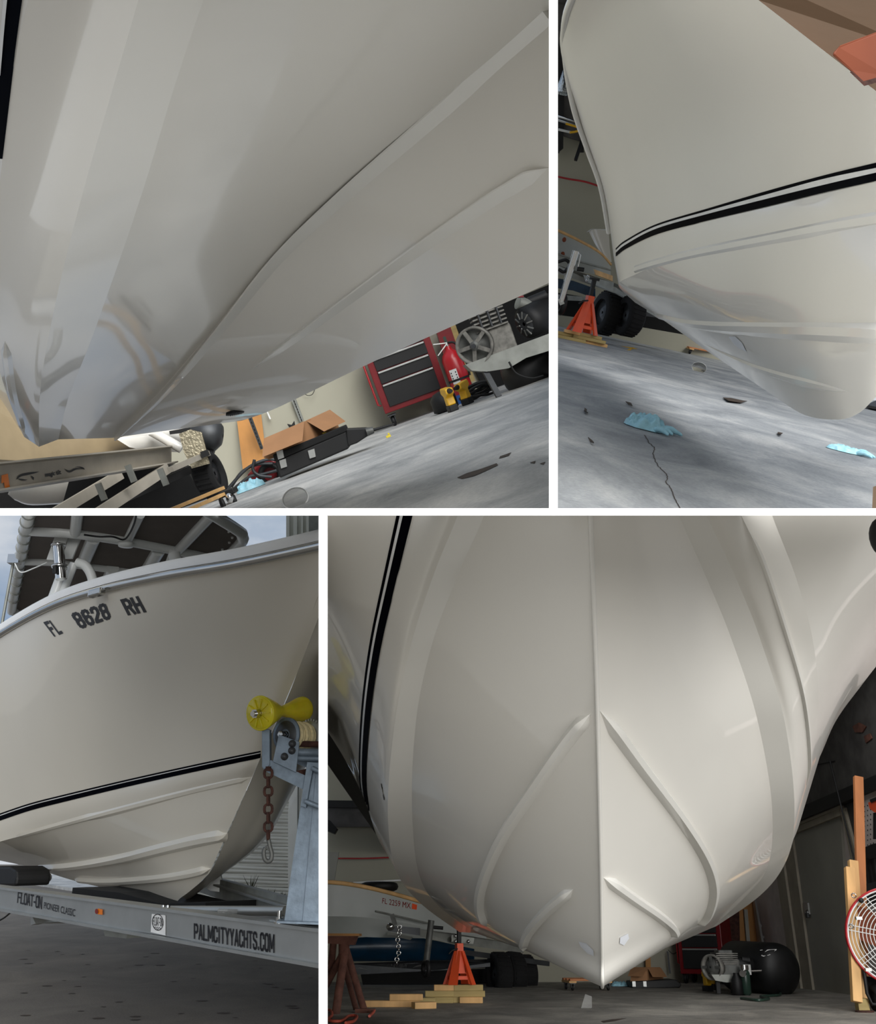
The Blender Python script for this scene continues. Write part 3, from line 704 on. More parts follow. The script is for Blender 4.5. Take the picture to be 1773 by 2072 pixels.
def jack_stand(b, loc, rz, s, label):
    t = thing(b, 'jack_stand', label, 'jack stand', loc, rz)
    m = MB()
    for k in range(4):                                # four splayed pressed legs under a square collar
        a = math.pi / 4 + k * math.pi / 2
        o1, o2 = Vector((math.cos(a) * .17, math.sin(a) * .17, 0)), Vector((math.cos(a) * .045, math.sin(a) * .045, .33))
        side = Vector((-math.sin(a), math.cos(a), 0))
        leg = MB().add([(o1 + side * .055) * s, (o1 - side * .055) * s, (o2 - side * .036) * s, (o2 + side * .036) * s,
                        (o1 * .86 + side * .045) * s, (o1 * .86 - side * .045) * s, (o2 * .8 - side * .02) * s, (o2 * .8 + side * .02) * s],
                       [(0, 1, 2, 3), (4, 7, 6, 5), (0, 4, 5, 1), (1, 5, 6, 2), (2, 6, 7, 3), (3, 7, 4, 0)])
        part('leg', leg, 'orange_paint', t)
    for k in range(4):
        a0, a1 = math.pi / 4 + k * math.pi / 2, math.pi / 4 + (k + 1) * math.pi / 2
        p = lambda a, r, z: Vector((math.cos(a) * r, math.sin(a) * r, z)) * s
        m.add([p(a0, .125, .11), p(a1, .125, .11), p(a1, .05, .33), p(a0, .05, .33)], [(0, 1, 2, 3)])
        m.add([p(a0, .148, .05), p(a1, .148, .05), p(a1, .138, .085), p(a0, .138, .085)], [(0, 1, 2, 3)])
    part('body', m, 'orange_paint', t)
    part('collar', MB().box((0, 0, .36 * s), (.075 * s, .075 * s, .09 * s)), 'orange_paint', t, bevel=.004)
    part('ratchet_post', MB().box((0, 0, .47 * s), (.04 * s, .035 * s, .22 * s)).box((0, 0, .585 * s), (.10 * s, .05 * s, .025 * s)), 'black', t, 'black ratchet post')
    part('lever', MB().tube([(-.03 * s, -.03 * s, .35 * s), (-.10 * s, -.05 * s, .335 * s), (-.14 * s, -.05 * s, .30 * s)], .009 * s, 8), 'black', t, 'black release lever')
    part('warning_label', MB().add([Vector(q) * s for q in ((.035, -.098, .12), (.098, -.035, .12), (.074, -.028, .21), (.028, -.074, .21))], [(0, 1, 2, 3)]), 'black', t, 'black warning label')
    return t

def wheel(t, c, ax, R, w, hub='steel_dark'):          # a trailer wheel: tyre with its tread and rim
    c, ax = Vector(c), Vector(ax).normalized()
    pr = [(-w / 2, R * .62), (-w / 2, R * .90), (-w * .40, R * .97), (-w * .2, R), (w * .2, R), (w * .40, R * .97), (w / 2, R * .90), (w / 2, R * .62), (w * .3, R * .58), (-w * .3, R * .58), (-w / 2, R * .62)]
    o = pb('wheel', MB().lathe(pr, c, ax, 32), 'rubber', t, 'black tyre')
    sub('rim', MB().lathe([(-w * .3, .02), (-w * .36, R * .2), (-w * .2, R * .35), (-w * .3, R * .58), (w * .3, R * .58), (w * .2, R * .35), (w * .36, R * .2), (w * .3, .02)], c, ax, 24), hub, o)
    sub('tread', MB_tread(c, ax, R, w), 'rubber', o)
    return o
def MB_tread(c, ax, R, w):
    m = MB(); u, v = frame(ax)
    for k in range(28):
        a = 2 * math.pi * k / 28; d = u * math.cos(a) + v * math.sin(a); tg = d.cross(ax)
        m.beam(c + d * R - ax * w * .38 + tg * .01, c + d * R + ax * w * .38 - tg * .01, R * .10, R * .05, d)
    return m

def caster(t, p, r, name='caster'):
    p = Vector(p)
    f = part(name, MB().box(p + Vector((0, 0, r * 2.3)), (r * 1.8, r * 1.8, r * .25)).box(p + Vector((-r * .5, 0, r * 1.6)), (r * .12, r * 1.2, r * 1.4)).box(p + Vector((r * .5, 0, r * 1.6)), (r * .12, r * 1.2, r * 1.4)), 'steel_dark', t)
    part('wheel', MB().lathe([(-r * .35, r * .2), (-r * .4, r * .8), (-r * .2, r), (r * .2, r), (r * .4, r * .8), (r * .35, r * .2)], p + Vector((0, 0, r)), (1, 0, 0), 20), 'black', f)
    return f

def tool_chest(b, loc, rz, w, d, h, rows, label, z0=.14):
    t = thing(b, 'tool_chest', label, 'tool chest', loc, rz)
    part('cabinet', MB().box((0, d / 2, z0 + h / 2), (w, d, h)), 'red_paint', t, bevel=.008)
    z = z0 + .06; fw = w * .80
    for dh in rows:
        dr = part('drawer', MB().box((0, -.008, z + dh / 2), (fw, .03, dh - .012)), 'black', t, 'black drawer front', bevel=.004)
        part('drawer_pull', MB().box((0, -.03, z + dh - .02), (fw * .98, .022, .022)), 'aluminium', dr, 'bright metal pull', bevel=.004)
        z += dh
    part('handle', MB().tube([(-w / 2 - .01, .1, z0 + h * .12), (-w / 2 - .05, .1, z0 + h * .14), (-w / 2 - .05, .1, z0 + h * .9), (-w / 2 - .01, .1, z0 + h * .92)], .014, 8), 'red_bright', t, 'bright red side handle')
    for x in (-w * .42, w * .42):
        for y in (.06, d - .06): caster(t, (x, y, 0), .062)
    return t

def creeper(b, loc, rz, w, l, label):                 # a wooden mover's dolly on casters
    t = thing(b, 'furniture_dolly', label, 'dolly', loc, rz)
    for y in (-l * .42, 0, l * .42): part('cross_board', MB().box((0, y, .115), (w, .08, .022)), 'pine_red', t, bevel=.003)
    for x in (-w * .43, w * .43): part('side_rail', MB().box((x, 0, .093), (.09, l, .022)), 'pine', t, bevel=.003)
    for x in (-w * .43, w * .43):
        for y in (-l * .42, l * .42): caster(t, (x, y, 0), .034)
    return t

def crumpled(b, loc, rz, sx, sy, sz, label, seed, name='nitrile_glove', cat='glove', mat='blue_glove', fingers=True, group=None):
    r = random.Random(seed); n = 26
    t = thing(b, name, label, cat, loc, rz, group)
    ph = [r.uniform(0, 6.28) for _ in range(8)]
    g = []; off = Vector((seed * 3.1, seed * 1.7, 0))
    for i in range(n + 1):
        row = []
        for j in range(n + 1):
            u, v = i / n * 2 - 1, j / n * 2 - 1
            k = 1 + .22 * mnoise.noise(Vector((u * 1.3, v * 1.3, 5)) + off)
            e = max(0, 1 - u ** 4) ** .6 * max(0, 1 - v ** 4) ** .6
            f = 1 - abs(mnoise.noise(Vector((u * 1.5 + v * .5, v * 2.2, 1)) + off)) * 2.2
            z = sz * e * max(.12, .55 * f + .35 * mnoise.noise(Vector((u * 1.1, v * 1.1, 9)) + off) + .18 * mnoise.noise(Vector((u * 4, v * 4, 3)) + off) + .15)
            row.append((u * sx / 2 * k * (1 - .25 * v * v), v * sy / 2 * k * (1 - .22 * u * u), max(.002, z + .004)))
        g.append(row)
    part('palm' if fingers else 'cloth', MB().sheet(g), mat, t)
    if fingers:
        for k in range(4):
            a = -.7 + k * .42 + r.uniform(-.1, .1); l = sx * r.uniform(.42, .62)
            p0 = Vector((sx * .34, (k - 1.5) * sy * .19, .012)); d = Vector((math.cos(a), math.sin(a) * .8, 0))
            pts = [p0, p0 + d * l * .4 + Vector((0, 0, .012)), p0 + d * l * .75 + Vector((0, .01, .006)), p0 + d * l]
            part('finger', MB().tube(crom(pts, 9), [.014, .016, .015, .013, .014, .012, .010, .009, .004], 8), mat, t)
    return t

def letters(name, s, quad, ob, root, mat, **kw):
    return part(name, text_mesh(s, quad, Surf(obs=[ob]), (root.matrix_world if root else Matrix()).inverted(), **kw), mat, root)
def marks(name, polys, ob, root, mat, label=None, lift=.003):
    return part(name, flat_mark(polys, Surf(obs=[ob]), root.matrix_world.inverted(), lift), mat, root, label)
def ellp(cx, cy, rx, ry, rot=0, n=16):
    c, s_ = math.cos(math.radians(rot)), math.sin(math.radians(rot))
    return [(cx + rx * math.cos(a) * c - ry * math.sin(a) * s_, cy + rx * math.cos(a) * s_ + ry * math.sin(a) * c) for a in [2 * math.pi * k / n for k in range(n)]]
def crescent(pts_out, pts_in): return path2(pts_out, 10) + path2(pts_in, 10)[::-1]
def floor_mark(b, name, polys, mat, parent, z=.002):
    m = MB()
    for q in polys:
        vs = [ZP(b, x, y, z) for x, y in q]; m.add(vs, [list(range(len(vs)))])
    return part(name, m, mat, parent)
def links(pts, r, w, mat, parent, name='link', base=None, n=None):    # chain: alternate links turned a quarter
    out = []
    for k in range(len(pts) - 1):
        p, q = Vector(pts[k]), Vector(pts[k + 1]); d = (q - p); L = d.length * .66; d.normalize()
        u, v = frame(d); side = u if k % 2 else v; c = (p + q) / 2; ring = []
        for i in range(14):
            a = 2 * math.pi * i / 14
            ring.append(c + d * (math.sin(a) * (L * .55) + (L * .25 if math.sin(a) > 0.1 else -L * .25 if math.sin(a) < -.1 else 0)) + side * math.cos(a) * w)
        m = MB().tube(ring, r, 6, True)
        if base is not None: m.v = [x - base for x in m.v]
        out.append(part(name, m, mat, parent))
    return out
# ================================================================== upper left bay: under the hull
b = 1
# ---- red tool chest
p0 = ZP(b, 800, 862); yc = p0.y
lb, rb = YP(b, 780, 838, yc), YP(b, 908, 790, yc)
wc = (rb - lb).length; zc = lb.z
tool_chest(b, ((lb.x + rb.x) / 2, yc, 0), 0, wc, .5, .95, [.30, .17, .17, .17], 'red tool chest with black drawers on casters below the hull, near the fire extinguisher', z0=max(.1, zc))
# ---- fire extinguisher
q = ZP(b, 945, 812); t = th(b, 'fire_extinguisher', 'red fire extinguisher with white label standing between tool chest and compressor', 'extinguisher', q)
r = 21 * (q.y / F_PX); h = 112 * (q.y / F_PX)
pb('cylinder', MB().lathe([(0, r * .9), (.02, r), (h * .80, r), (h * .90, r * .8), (h * .96, r * .4), (h, r * .3), (h * 1.04, r * .3)], q, (0, 0, 1), 28), 'red_bright', t)
pb('base_band', MB().lathe([(.0, r * 1.03), (h * .16, r * 1.03)], q, (0, 0, 1), 28), 'blue_tool', t, 'blue band')
top = q + Vector((0, 0, h * 1.04))
pb('valve', MB().cyl(top, top + Vector((0, 0, .05)), .018).beam(top + Vector((0, -.01, .04)), top + Vector((-.16, -.04, .075)), .02, .012), 'aluminium', t, 'metal valve and carry handle')
pb('lever', MB().beam(top + Vector((0, -.01, .03)), top + Vector((-.15, -.04, -.07)), .02, .012), 'aluminium', t, 'metal squeeze lever')
pb('safety_tag', MB().box(top + Vector((0, -.01, .085)), (.035, .02, .07)), 'bottle_green', t, 'green tag')
pb('hose', MB().tube(crom([top + Vector((.02, 0, .04)), top + Vector((.10, -.01, .0)), top + Vector((.15, -.01, -.18)), top + Vector((.14, -.01, -.42))], 16), .014, 8), 'black', t, 'black hose')
pb('strap', MB().lathe([(h * .40, r * 1.04), (h * .44, r * 1.04)], q, (0, 0, 1), 28), 'black', t, 'black strap')
lab = pb('label', MB().sheet([[q + Vector((math.sin(a) * r * 1.02, -math.cos(a) * r * 1.02, z)) for a in (-.75, -.5, -.25, 0)] for z in (h * .36, h * .62)]), 'white_stripe', t, 'white instruction label')
pb('label_print', MB().add([q + Vector((math.sin(a) * r * 1.04, -math.cos(a) * r * 1.04, z)) for z0 in (.40, .45, .50, .55) for a, z in ((-.65, h * z0), (-.1, h * z0), (-.1, h * (z0 + .025)), (-.65, h * (z0 + .025)))], [(i, i + 1, i + 2, i + 3) for i in range(0, 16, 4)]), 'black', t)
# ---- air compressor
q = ZP(b, 1006, 803); y = q.y; k = y / F_PX
t = th(b, 'air_compressor', 'dusty grey air compressor with flywheel and motor, partly under the hull at right', 'compressor', q)
fc = YP(b, 961, 699, y - .05); ax = Vector((-.35, -1, -.05)).normalized(); R = 38 * k
fw = pb('flywheel', MB().lathe([(-.03, R * .86), (-.045, R), (.045, R), (.03, R * .86), (-.03, R * .86)], fc, ax, 36), 'dust_grey', t)
sub('hub', MB().lathe([(-.05, .01), (-.05, R * .22), (.03, R * .3), (.02, R * .86)], fc, -ax, 28), 'iron_grey', fw)
u, v = frame(ax)
for i in range(5):
    a = i * 2 * math.pi / 5; d = u * math.cos(a) + v * math.sin(a)
    sub('spoke', MB().beam(fc + d * R * .2 + ax * .025, fc + d * R * .88 + ax * .025, R * .2, .02, ax), 'dust_grey', fw)
sub('bolt', MB().cyl(fc + ax * .04, fc + ax * .08, .025, n=6), 'steel_dark', fw)
pb('crankcase', MB().box(YP(b, 1010, 690, y + .12), (.30, .30, .30)), 'dust_grey', t, bevel=.03)
hd = pb('cylinder_head', MB().box(YP(b, 990, 648, y + .12), (.22, .26, .30)), 'iron_grey', t, bevel=.02)
c0 = YP(b, 985, 640, y + .10)
for i in range(7): sub('cooling_fin', MB().box(c0 + Vector((0, 0, -.13 + i * .042)), (.34, .34, .016)), 'dust_grey', hd)
for i in range(3): sub('head_bolt', MB().cyl(c0 + Vector((-.1 + i * .1, -.18, -.12)), c0 + Vector((-.1 + i * .1, -.18, .18)), .012), 'steel_dark', hd)
mc = YP(b, 1062, 655, y); me_ = YP(b, 1130, 622, y + .12); md = (me_ - mc).normalized()
mo = pb('motor', MB().lathe([(0, .12), (.02, .165), (.10, .172), (.42, .172), (.46, .14), (.46, .0)], mc, Vector((.75, .45, .1)), 32), 'black', t, 'black electric motor')
sub('vent_cover', MB().lathe([(-.012, .02), (-.02, .05), (-.01, .10), (.0, .12)], mc, Vector((.75, .45, .1)), 24), 'steel_dark', mo)
u, v = frame(Vector((.75, .45, .1)))
for i in range(10):
    a = i * 2 * math.pi / 10; d = u * math.cos(a) + v * math.sin(a); n_ = Vector((.75, .45, .1)).normalized()
    sub('vent_rib', MB().beam(mc + d * .06 - n_ * .022, mc + d * .13 - n_ * .005, .012, .012, n_), 'aluminium', mo)
sub('capacitor', MB().cyl(YP(b, 1070, 612, y + .1), YP(b, 1106, 597, y + .1), .055), 'black', mo)
pb('intake_filter', MB().cyl(YP(b, 1048, 612, y + .05), YP(b, 1075, 622, y + .1), .07), 'strut_grey', t)
pl = [(950, 748), (1000, 742), (1050, 716), (1112, 690), (1130, 682), (1130, 700), (1065, 722), (1035, 742), (1000, 752), (960, 758)]
pb('deck', polyY(b, [(942, 738), (1130, 668), (1130, 704), (1065, 724), (1030, 745), (985, 752), (955, 750)], y - .10, .42), 'strut_grey', t)
pb('leg', MB().beam(YP(b, 980, 748, y - .05), ZP(b, 1010, 803), .06, .03), 'steel_dark', t)
pb('leg', MB().beam(YP(b, 1100, 700, y + .2), ZP(b, 1128, 752), .06, .03), 'steel_dark', t)
tc_ = YP(b, 1060, 745, y + .42)
pb('tank', MB().lathe([(-.10, .0), (-.08, .12), (0, .24), (.1, .27), (1.4, .27), (1.5, .22), (1.58, 0)], YP(b, 1035, 762, y + .45), (1, .1, 0), 32), 'tank_black', t, 'black air tank')
pb('hose', tubeY(b, [(930, 635), (975, 612), (1020, 602), (1060, 600)], y - .1, .010, 20), 'red_paint', t)
pb('air_line', tubeY(b, [(1030, 732), (1045, 755), (1075, 765), (1100, 760)], y - .1, .010, 20), 'black', t)
# ---- yellow cordless tools, cables, bits between them
for i, (px, py, rz) in enumerate(((918, 832, .2), (948, 818, -.5))):
    q = ZP(b, px, py); t = thing(b, 'cordless_tool', ('yellow and black cordless tool on floor in front of red chest' if i == 0 else 'yellow and black cordless tool nearest the fire extinguisher base'), 'power tool', q, rz, 'yellow cordless tools on the floor')
    part('battery', MB().box((0, 0, .035), (.10, .14, .07)), 'black', t, 'black battery', bevel=.01)
    part('housing', MB().prism([(-.045, -.06, .07), (-.045, .06, .07), (-.045, .045, .17), (-.045, .12, .21), (-.045, .10, .27), (-.045, -.12, .25), (-.045, -.13, .19), (-.045, -.045, .16)], (.09, 0, 0)), 'yellow_tool', t, 'yellow housing', bevel=.012)
    part('chuck', MB().cyl((0, -.12, .22), (0, -.20, .215), .03, .018), 'black', t, 'black chuck')
q = ZP(b, 972, 806); t = th(b, 'power_cable', 'black coiled power cable heaped beneath the compressor flywheel', 'cable', q)
for i in range(6):
    rr = random.Random(i); c = q + Vector((rr.uniform(-.05, .05), rr.uniform(-.05, .05), .03 + i * .025)); u_ = .17 + rr.uniform(-.03, .03)
    pb('coil', MB().tube([c + Vector((u_ * math.cos(a), u_ * .8 * math.sin(a), .02 * math.sin(2 * a + i))) for a in [2 * math.pi * j / 24 for j in range(24)]], .017, 6, True), 'black', t)
q = ZP(b, 905, 832); single(b, 'tool_bag', 'dark grey tool bag on the floor beneath the red chest', 'bag', MB().lathe([(0, .10), (.02, .15), (.16, .15), (.22, .10), (.24, .03)], q, (0, 0, 1), 20), 'black', q)
q = ZP(b, 787, 885); single(b, 'cable_clip', 'tiny yellow plastic clip on the floor below the red chest wheel', 'clip', MB().box(q + Vector((0, 0, .012)), (.05, .04, .024)).box(q + Vector((.01, 0, .034)), (.02, .04, .02)), 'yellow', q, bevel=.004)
# ---- cardboard box standing on a black case
q = ZP(b, 640, 950); y = q.y + .1; k = y / F_PX
cq = [(566, 962), (560, 925), (575, 905), (672, 872), (748, 868), (752, 882), (700, 905), (706, 912), (640, 945), (585, 965)]
t = th(b, 'tool_case', 'long black plastic tool case with metal latches under the cardboard box', 'case', q)
pb('case_body', polyY(b, [(566, 968), (556, 935), (700, 872), (706, 908)], y, .45), 'black', t, bevel=.015)
pb('lid', polyY(b, [(556, 934), (552, 920), (696, 862), (701, 873)], y - .01, .46), 'black_matte', t, bevel=.008)
for x, yy in ((566, 922), (630, 920), (572, 940)): pb('latch', polyY(b, [(x - 7, yy - 8), (x + 6, yy - 12), (x + 9, yy + 4), (x - 3, yy + 8)], y - .025, .03), 'aluminium', t, 'metal latch')
q2 = ZP(b, 735, 893); y2 = q2.y
pb('carry_end', polyY(b, [(700, 868), (742, 866), (748, 880), (722, 897), (702, 904)], y + .05, .25), 'black', t, bevel=.01)
t = th(b, 'grease_gun', 'slim black and silver nozzle lying at the end of black case', 'nozzle', ZP(b, 752, 889))
pb('barrel', MB().cyl(YP(b, 742, 874, y), YP(b, 756, 870, y), .04, .03), 'iron_grey', t)
pb('tip', MB().cyl(YP(b, 756, 870, y), YP(b, 798, 858, y), .014, .008), 'black', t)
yb = y + .14
t = th(b, 'cardboard_box', 'open brown cardboard box with its flaps out, on the black case by the wall', 'box', YP(b, 600, 925, yb))
pb('front_panel', polyY(b, [(534, 926), (545, 930), (640, 895), (622, 850), (538, 890)], yb, .02), 'cardboard', t)
pb('front_flap', MB().prism([YP(b, 531, 925, yb - .28), YP(b, 612, 892, yb - .28), YP(b, 616, 853, yb - .02), YP(b, 534, 888, yb - .02)], (0, .006, .004)), 'cardboard', t)
pb('side_panel', MB().prism([YP(b, 622, 850, yb), YP(b, 640, 900, yb), YP(b, 688, 880, yb + .42), YP(b, 678, 848, yb + .42)], (.012, .01, 0)), 'cardboard', t)
pb('side_flap', MB().prism([YP(b, 620, 852, yb), YP(b, 656, 873, yb - .12), YP(b, 699, 853, yb + .18), YP(b, 668, 830, yb + .42)], (0, .005, .006)), 'cardboard', t)
pb('back_panel', polyY(b, [(545, 890), (678, 842), (688, 880), (560, 920)], yb + .42, .01), 'cardboard', t)
pb('left_panel', MB().prism([YP(b, 538, 890, yb), YP(b, 545, 926, yb), YP(b, 560, 918, yb + .42), YP(b, 548, 888, yb + .42)], (.01, 0, 0)), 'cardboard', t)
pb('bottom_panel', MB().prism([YP(b, 545, 927, yb), YP(b, 640, 897, yb), YP(b, 688, 880, yb + .42), YP(b, 560, 918, yb + .42)], (0, 0, .01)), 'cardboard', t)
pb('packing_tape', polyY(b, [(652, 876), (660, 874), (667, 890), (658, 893)], yb + .05, .01), 'yellow', t, 'yellow tape')
# ---- red machine with hoses, blue rag
q = ZP(b, 530, 978); y = q.y
t = th(b, 'vacuum_pump', 'red machine wrapped in dark hoses beside the black case', 'machine', q)
pb('body', polyY(b, [(494, 990), (500, 960), (520, 938), (545, 925), (560, 930), (566, 958), (552, 972)], y + .1, .3), 'red_paint', t, bevel=.03)
pb('motor_ring', MB().torus(YP(b, 547, 960, y + .05), (0.1, 1, 0), .10, .03, 24, 8), 'black', t)
for k_, pl in enumerate(([(468, 985), (490, 955), (520, 940), (552, 938)], [(460, 990), (500, 948), (540, 930), (566, 932)], [(472, 990), (505, 965), (530, 960), (560, 952)], [(515, 930), (512, 950), (525, 962), (550, 965)])):
    pb('hose', tubeY(b, pl, y - .02 * k_, .016, 20), 'steel_dark', t)
q = ZP(b, 508, 990)
crumpled(b, q, .35, .30, .20, .13, 'crumpled pale blue cloth lying by the red machine hoses', 5, 'shop_cloth', 'cloth', 'blue_glove', False)
# ---- wooden dolly corner at the bottom edge
q = ZP(b, 452, 1024); k = q.y / F_PX
t = th(b, 'furniture_dolly', 'pine dolly with black caster at bottom left of the tilted floor', 'dolly', q)
zt = .13
pb('side_rail', MB().beam(YP(b, 452, 1000, q.y), YP(b, 340, 1050, q.y - .9), .05, .028), 'pine', t)
pb('side_rail', MB().beam(YP(b, 450, 988, q.y + .2), YP(b, 330, 1038, q.y - .6), .05, .028), 'pine', t)
pb('corner_bracket', MB().box(YP(b, 462, 996, q.y + .08), (.14, .20, .05)), 'black', t, bevel=.01)
pb('caster', MB().torus(YP(b, 474, 1013, q.y), (1, .3, 0), .042, .02, 20, 8), 'black', t)
pb('caster', MB().torus(YP(b, 451, 1021, q.y - .1), (1, .3, 0), .042, .02, 20, 8), 'black', t)
pb('caster_hub', MB().ball(YP(b, 465, 1008, q.y - .05), .035, .035, .045), 'chrome', t)
# ---- wall pieces
yw = 13.22
single(b, 'plywood_board', 'orange-brown plywood board leaning on the cream wall beside trailer wheel', 'board', MB().prism([YP(b, 479, 845, yw), YP(b, 492, 955, yw - .25), YP(b, 540, 935, yw - .25), YP(b, 527, 825, yw)], (0, .02, .004)), 'plywood', YP(b, 510, 945, yw - .2))
def slotted(poly, y, label, mat, loc):
    t = th(b, 'slotted_rail', label, 'rail', loc)
    a0, a1 = (Vector((*poly[0], 0)) + Vector((*poly[3], 0))) / 2, (Vector((*poly[1], 0)) + Vector((*poly[2], 0))) / 2
    pb('rail', polyY(b, poly, y, .03), mat, t)
    for i in range(9):
        c = a0.lerp(a1, (i + .5) / 9); pb('slot', MB().box(YP(b, c.x, c.y, y - .002), (.012, .006, .03)), 'black_matte', t)
slotted([(502, 846), (527, 910), (533, 908), (509, 843)], 12.9, 'dark slotted steel rail leaning across the plywood board', 'steel_dark', YP(b, 530, 908, 12.9))
slotted([(588, 806), (607, 854), (615, 851), (597, 803)], yw, 'grey slotted shelf standard fixed to the cream wall', 'strut_grey', YP(b, 611, 852, yw))
single(b, 'chalk_stick', 'short white rod on wall beside the plywood', 'rod', MB().cyl(YP(b, 540, 832, yw), YP(b, 547, 848, yw), .012), 'white_stripe', YP(b, 544, 840, yw))
single(b, 'wall_hook', 'small black clamp hung on wall behind the cardboard box', 'clamp', polyY(b, [(581, 858), (590, 860), (595, 852), (597, 862), (586, 866)], yw - .06, .06), 'black', YP(b, 588, 860, yw))
single(b, 'wall_wire', 'thin dark wire looping from cream wall under the hull edge', 'wire', tubeY(b, [(614, 794), (622, 800), (632, 798), (638, 786)], yw, .005, 14, 6), 'black', YP(b, 626, 799, yw))
single(b, 'timber_post', 'pale narrow timber post behind the compressor flywheel', 'post', polyY(b, [(906, 655), (920, 652), (962, 770), (948, 775)], 13.1, .08), 'treated_wood', YP(b, 955, 772, 13.1))
single(b, 'equipment_case', 'dark red cabinet side standing behind fire extinguisher', 'cabinet', polyY(b, [(880, 660), (908, 650), (945, 760), (915, 775)], 12.9, .2), 'red_paint', YP(b, 930, 770, 12.9))
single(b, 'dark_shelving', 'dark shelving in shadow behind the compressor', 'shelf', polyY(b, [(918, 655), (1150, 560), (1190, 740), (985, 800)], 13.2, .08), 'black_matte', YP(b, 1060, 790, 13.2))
# ---- trailer at lower left with pale boat on it
yb0, yb1 = 7.0, 10.2
def BP(px, py, s): return YP(b, px, py, yb0 + (yb1 - yb0) * s)
t = th(b, 'boat_trailer', 'aluminium boat trailer with dark fish emblems on its side rail, under a tan hull', 'trailer', BP(180, 1010, .5))
mb_ = MB()
a0, a1, a2, a3 = BP(-60, 948, 0), BP(345, 906, 1), BP(345, 936, 1), BP(-60, 1002, 0)
bk_ = Vector((0, .05, 0))
rail1 = pb('side_rail', MB().prism([a0, a1, a2, a3], bk_), 'aluminium_dull', t)
pb('rail_flange', MB().beam(BP(-60, 946, 0), BP(352, 904, 1), .10, .014), 'aluminium_dull', t)
pb('rail_flange', MB().beam(BP(-60, 1003, 0), BP(352, 937, 1), .10, .014), 'aluminium_dull', t)
for (x0, y0_), (x1, y1_), w_ in (((110, 1040), (243, 960), .10), ((190, 1045), (338, 948), .10), ((345, 950), (420, 918), .05)):
    pb('cross_member', MB().beam(YP(b, x0, y0_, 8.6), YP(b, x1, y1_, 9.9), .05, w_), 'aluminium_dull', t)
for x, yy in ((265, 958), (205, 995), (330, 965)): pb('u_bracket', MB().box(YP(b, x, yy, 9.0), (.05, .05, .16)), 'strut_grey', t)
pb('axle', MB().beam(YP(b, 250, 1010, 10.0), YP(b, 420, 935, 10.4), .10, .08), 'black', t)
for x, yy in ((85, 943), (177, 932), (231, 925), (290, 918)): pb('rivet', MB().ball(BP(x, yy + 4, (x + 60) / 405) - Vector((0, .01, 0)), .012, .012, .012, 8, 6), 'black', t)
for poly, mt, lb_ in (([(1, 962), (14, 958), (18, 985), (8, 988), (6, 976), (1, 978)], 'amber', 'orange reflector'),):
    marks('reflector', [poly], rail1, t, mt, lb_, .008)
EMB = [crescent([(31, 971), (38, 961), (55, 956), (79, 954)], [(31, 971), (42, 964), (56, 961), (72, 957)]), crescent([(34, 968), (42, 972), (50, 972), (55, 970)], [(34, 968), (44, 969), (50, 970), (55, 970)]), [(62, 962), (68, 966), (67, 972), (63, 966)],
                 crescent([(129, 948), (140, 952), (152, 947), (170, 949)], [(129, 948), (140, 956), (154, 950), (170, 949)]), crescent([(150, 945), (160, 944), (168, 946), (171, 950)], [(150, 945), (160, 946), (166, 949), (171, 950)])]
for e_ in (EMB[:3], EMB[3:]):
    for s_ in e_: marks('emblem', [s_], rail1, t, 'black_vinyl', None, .004)
letters('lettering', 'magic tilt', [(90, 956), (122, 950), (124, 962), (92, 968)], rail1, t, 'black_vinyl', lift=.004, bold=.03)
fd = pb('fender', MB().sheet([[YP(b, x, yy, y_) for x, yy in ((362, 878), (385, 868), (408, 874), (418, 900), (424, 938))] for y_ in (9.6, 9.95)]), 'diamond_plate', t, 'diamond plate fender')
pb('fender_side', polyY(b, [(362, 878), (385, 869), (408, 875), (424, 938), (388, 948), (372, 915)], 9.6, .02), 'diamond_plate', t)
pb('marker_light', MB().box(YP(b, 415, 918, 9.55), (.07, .06, .06)), 'black', t)
wc_ = YP(b, 424, 962, 10.0)
wheel(t, wc_, (1, -.15, 0), .23, .20)
# tan boat on that trailer
t = th(b, 'motorboat', 'tan boat hull resting on the aluminium trailer behind, at far lower left', 'boat', YP(b, 150, 930, 9))
def YR(pts): return [YP(b, x, y_, d_) for x, y_, d_ in pts]
h1 = [crom(YR(r_), 24) for r_ in ([(-80, 640, 9.2), (60, 760, 10), (250, 800, 10.8), (400, 800, 11.2)], [(-80, 790, 8.6), (60, 860, 9.4), (230, 880, 10.3), (390, 868, 11)], [(-80, 926, 8.2), (40, 932, 9), (150, 938, 9.8), (300, 900, 10.8)], [(-80, 948, 8.3), (40, 950, 9.1), (150, 944, 9.9), (300, 912, 10.8)])]
pb('hull', MB().sheet([[h1[0][j].lerp(h1[1][j], s) for j in range(24)] for s in (0, .5, 1)]).sheet([[h1[1][j].lerp(h1[2][j], s) for j in range(24)] for s in (0, .5, 1)]).sheet([[h1[2][j].lerp(h1[3][j], s) for j in range(24)] for s in (0, 1)]), 'skiff_cream', t)
pb('keel', MB().sheet([crom(YR([(20, 988, 8.6), (70, 984, 9), (140, 972, 9.4)]), 12), crom(YR([(16, 1000, 8.6), (60, 1016, 9), (128, 1014, 9.4)]), 12), crom(YR([(30, 1012, 8.9), (60, 1022, 9.2), (120, 1020, 9.6)]), 12)]), 'gelcoat_band', t)
t = th(b, 'motorboat', 'white rounded boat stern between the tan hull and diamond plate fender', 'boat', YP(b, 300, 905, 10.5))
pb('hull', MB().sheet([crom(YR(r_), 20) for r_ in ([(225, 868, 10.1), (300, 862, 10.3), (372, 866, 10.6)], [(232, 886, 10.0), (300, 893, 10.2), (368, 895, 10.5)], [(262, 905, 10.1), (300, 912, 10.3), (360, 915, 10.6)])]), 'gelcoat_band', t)
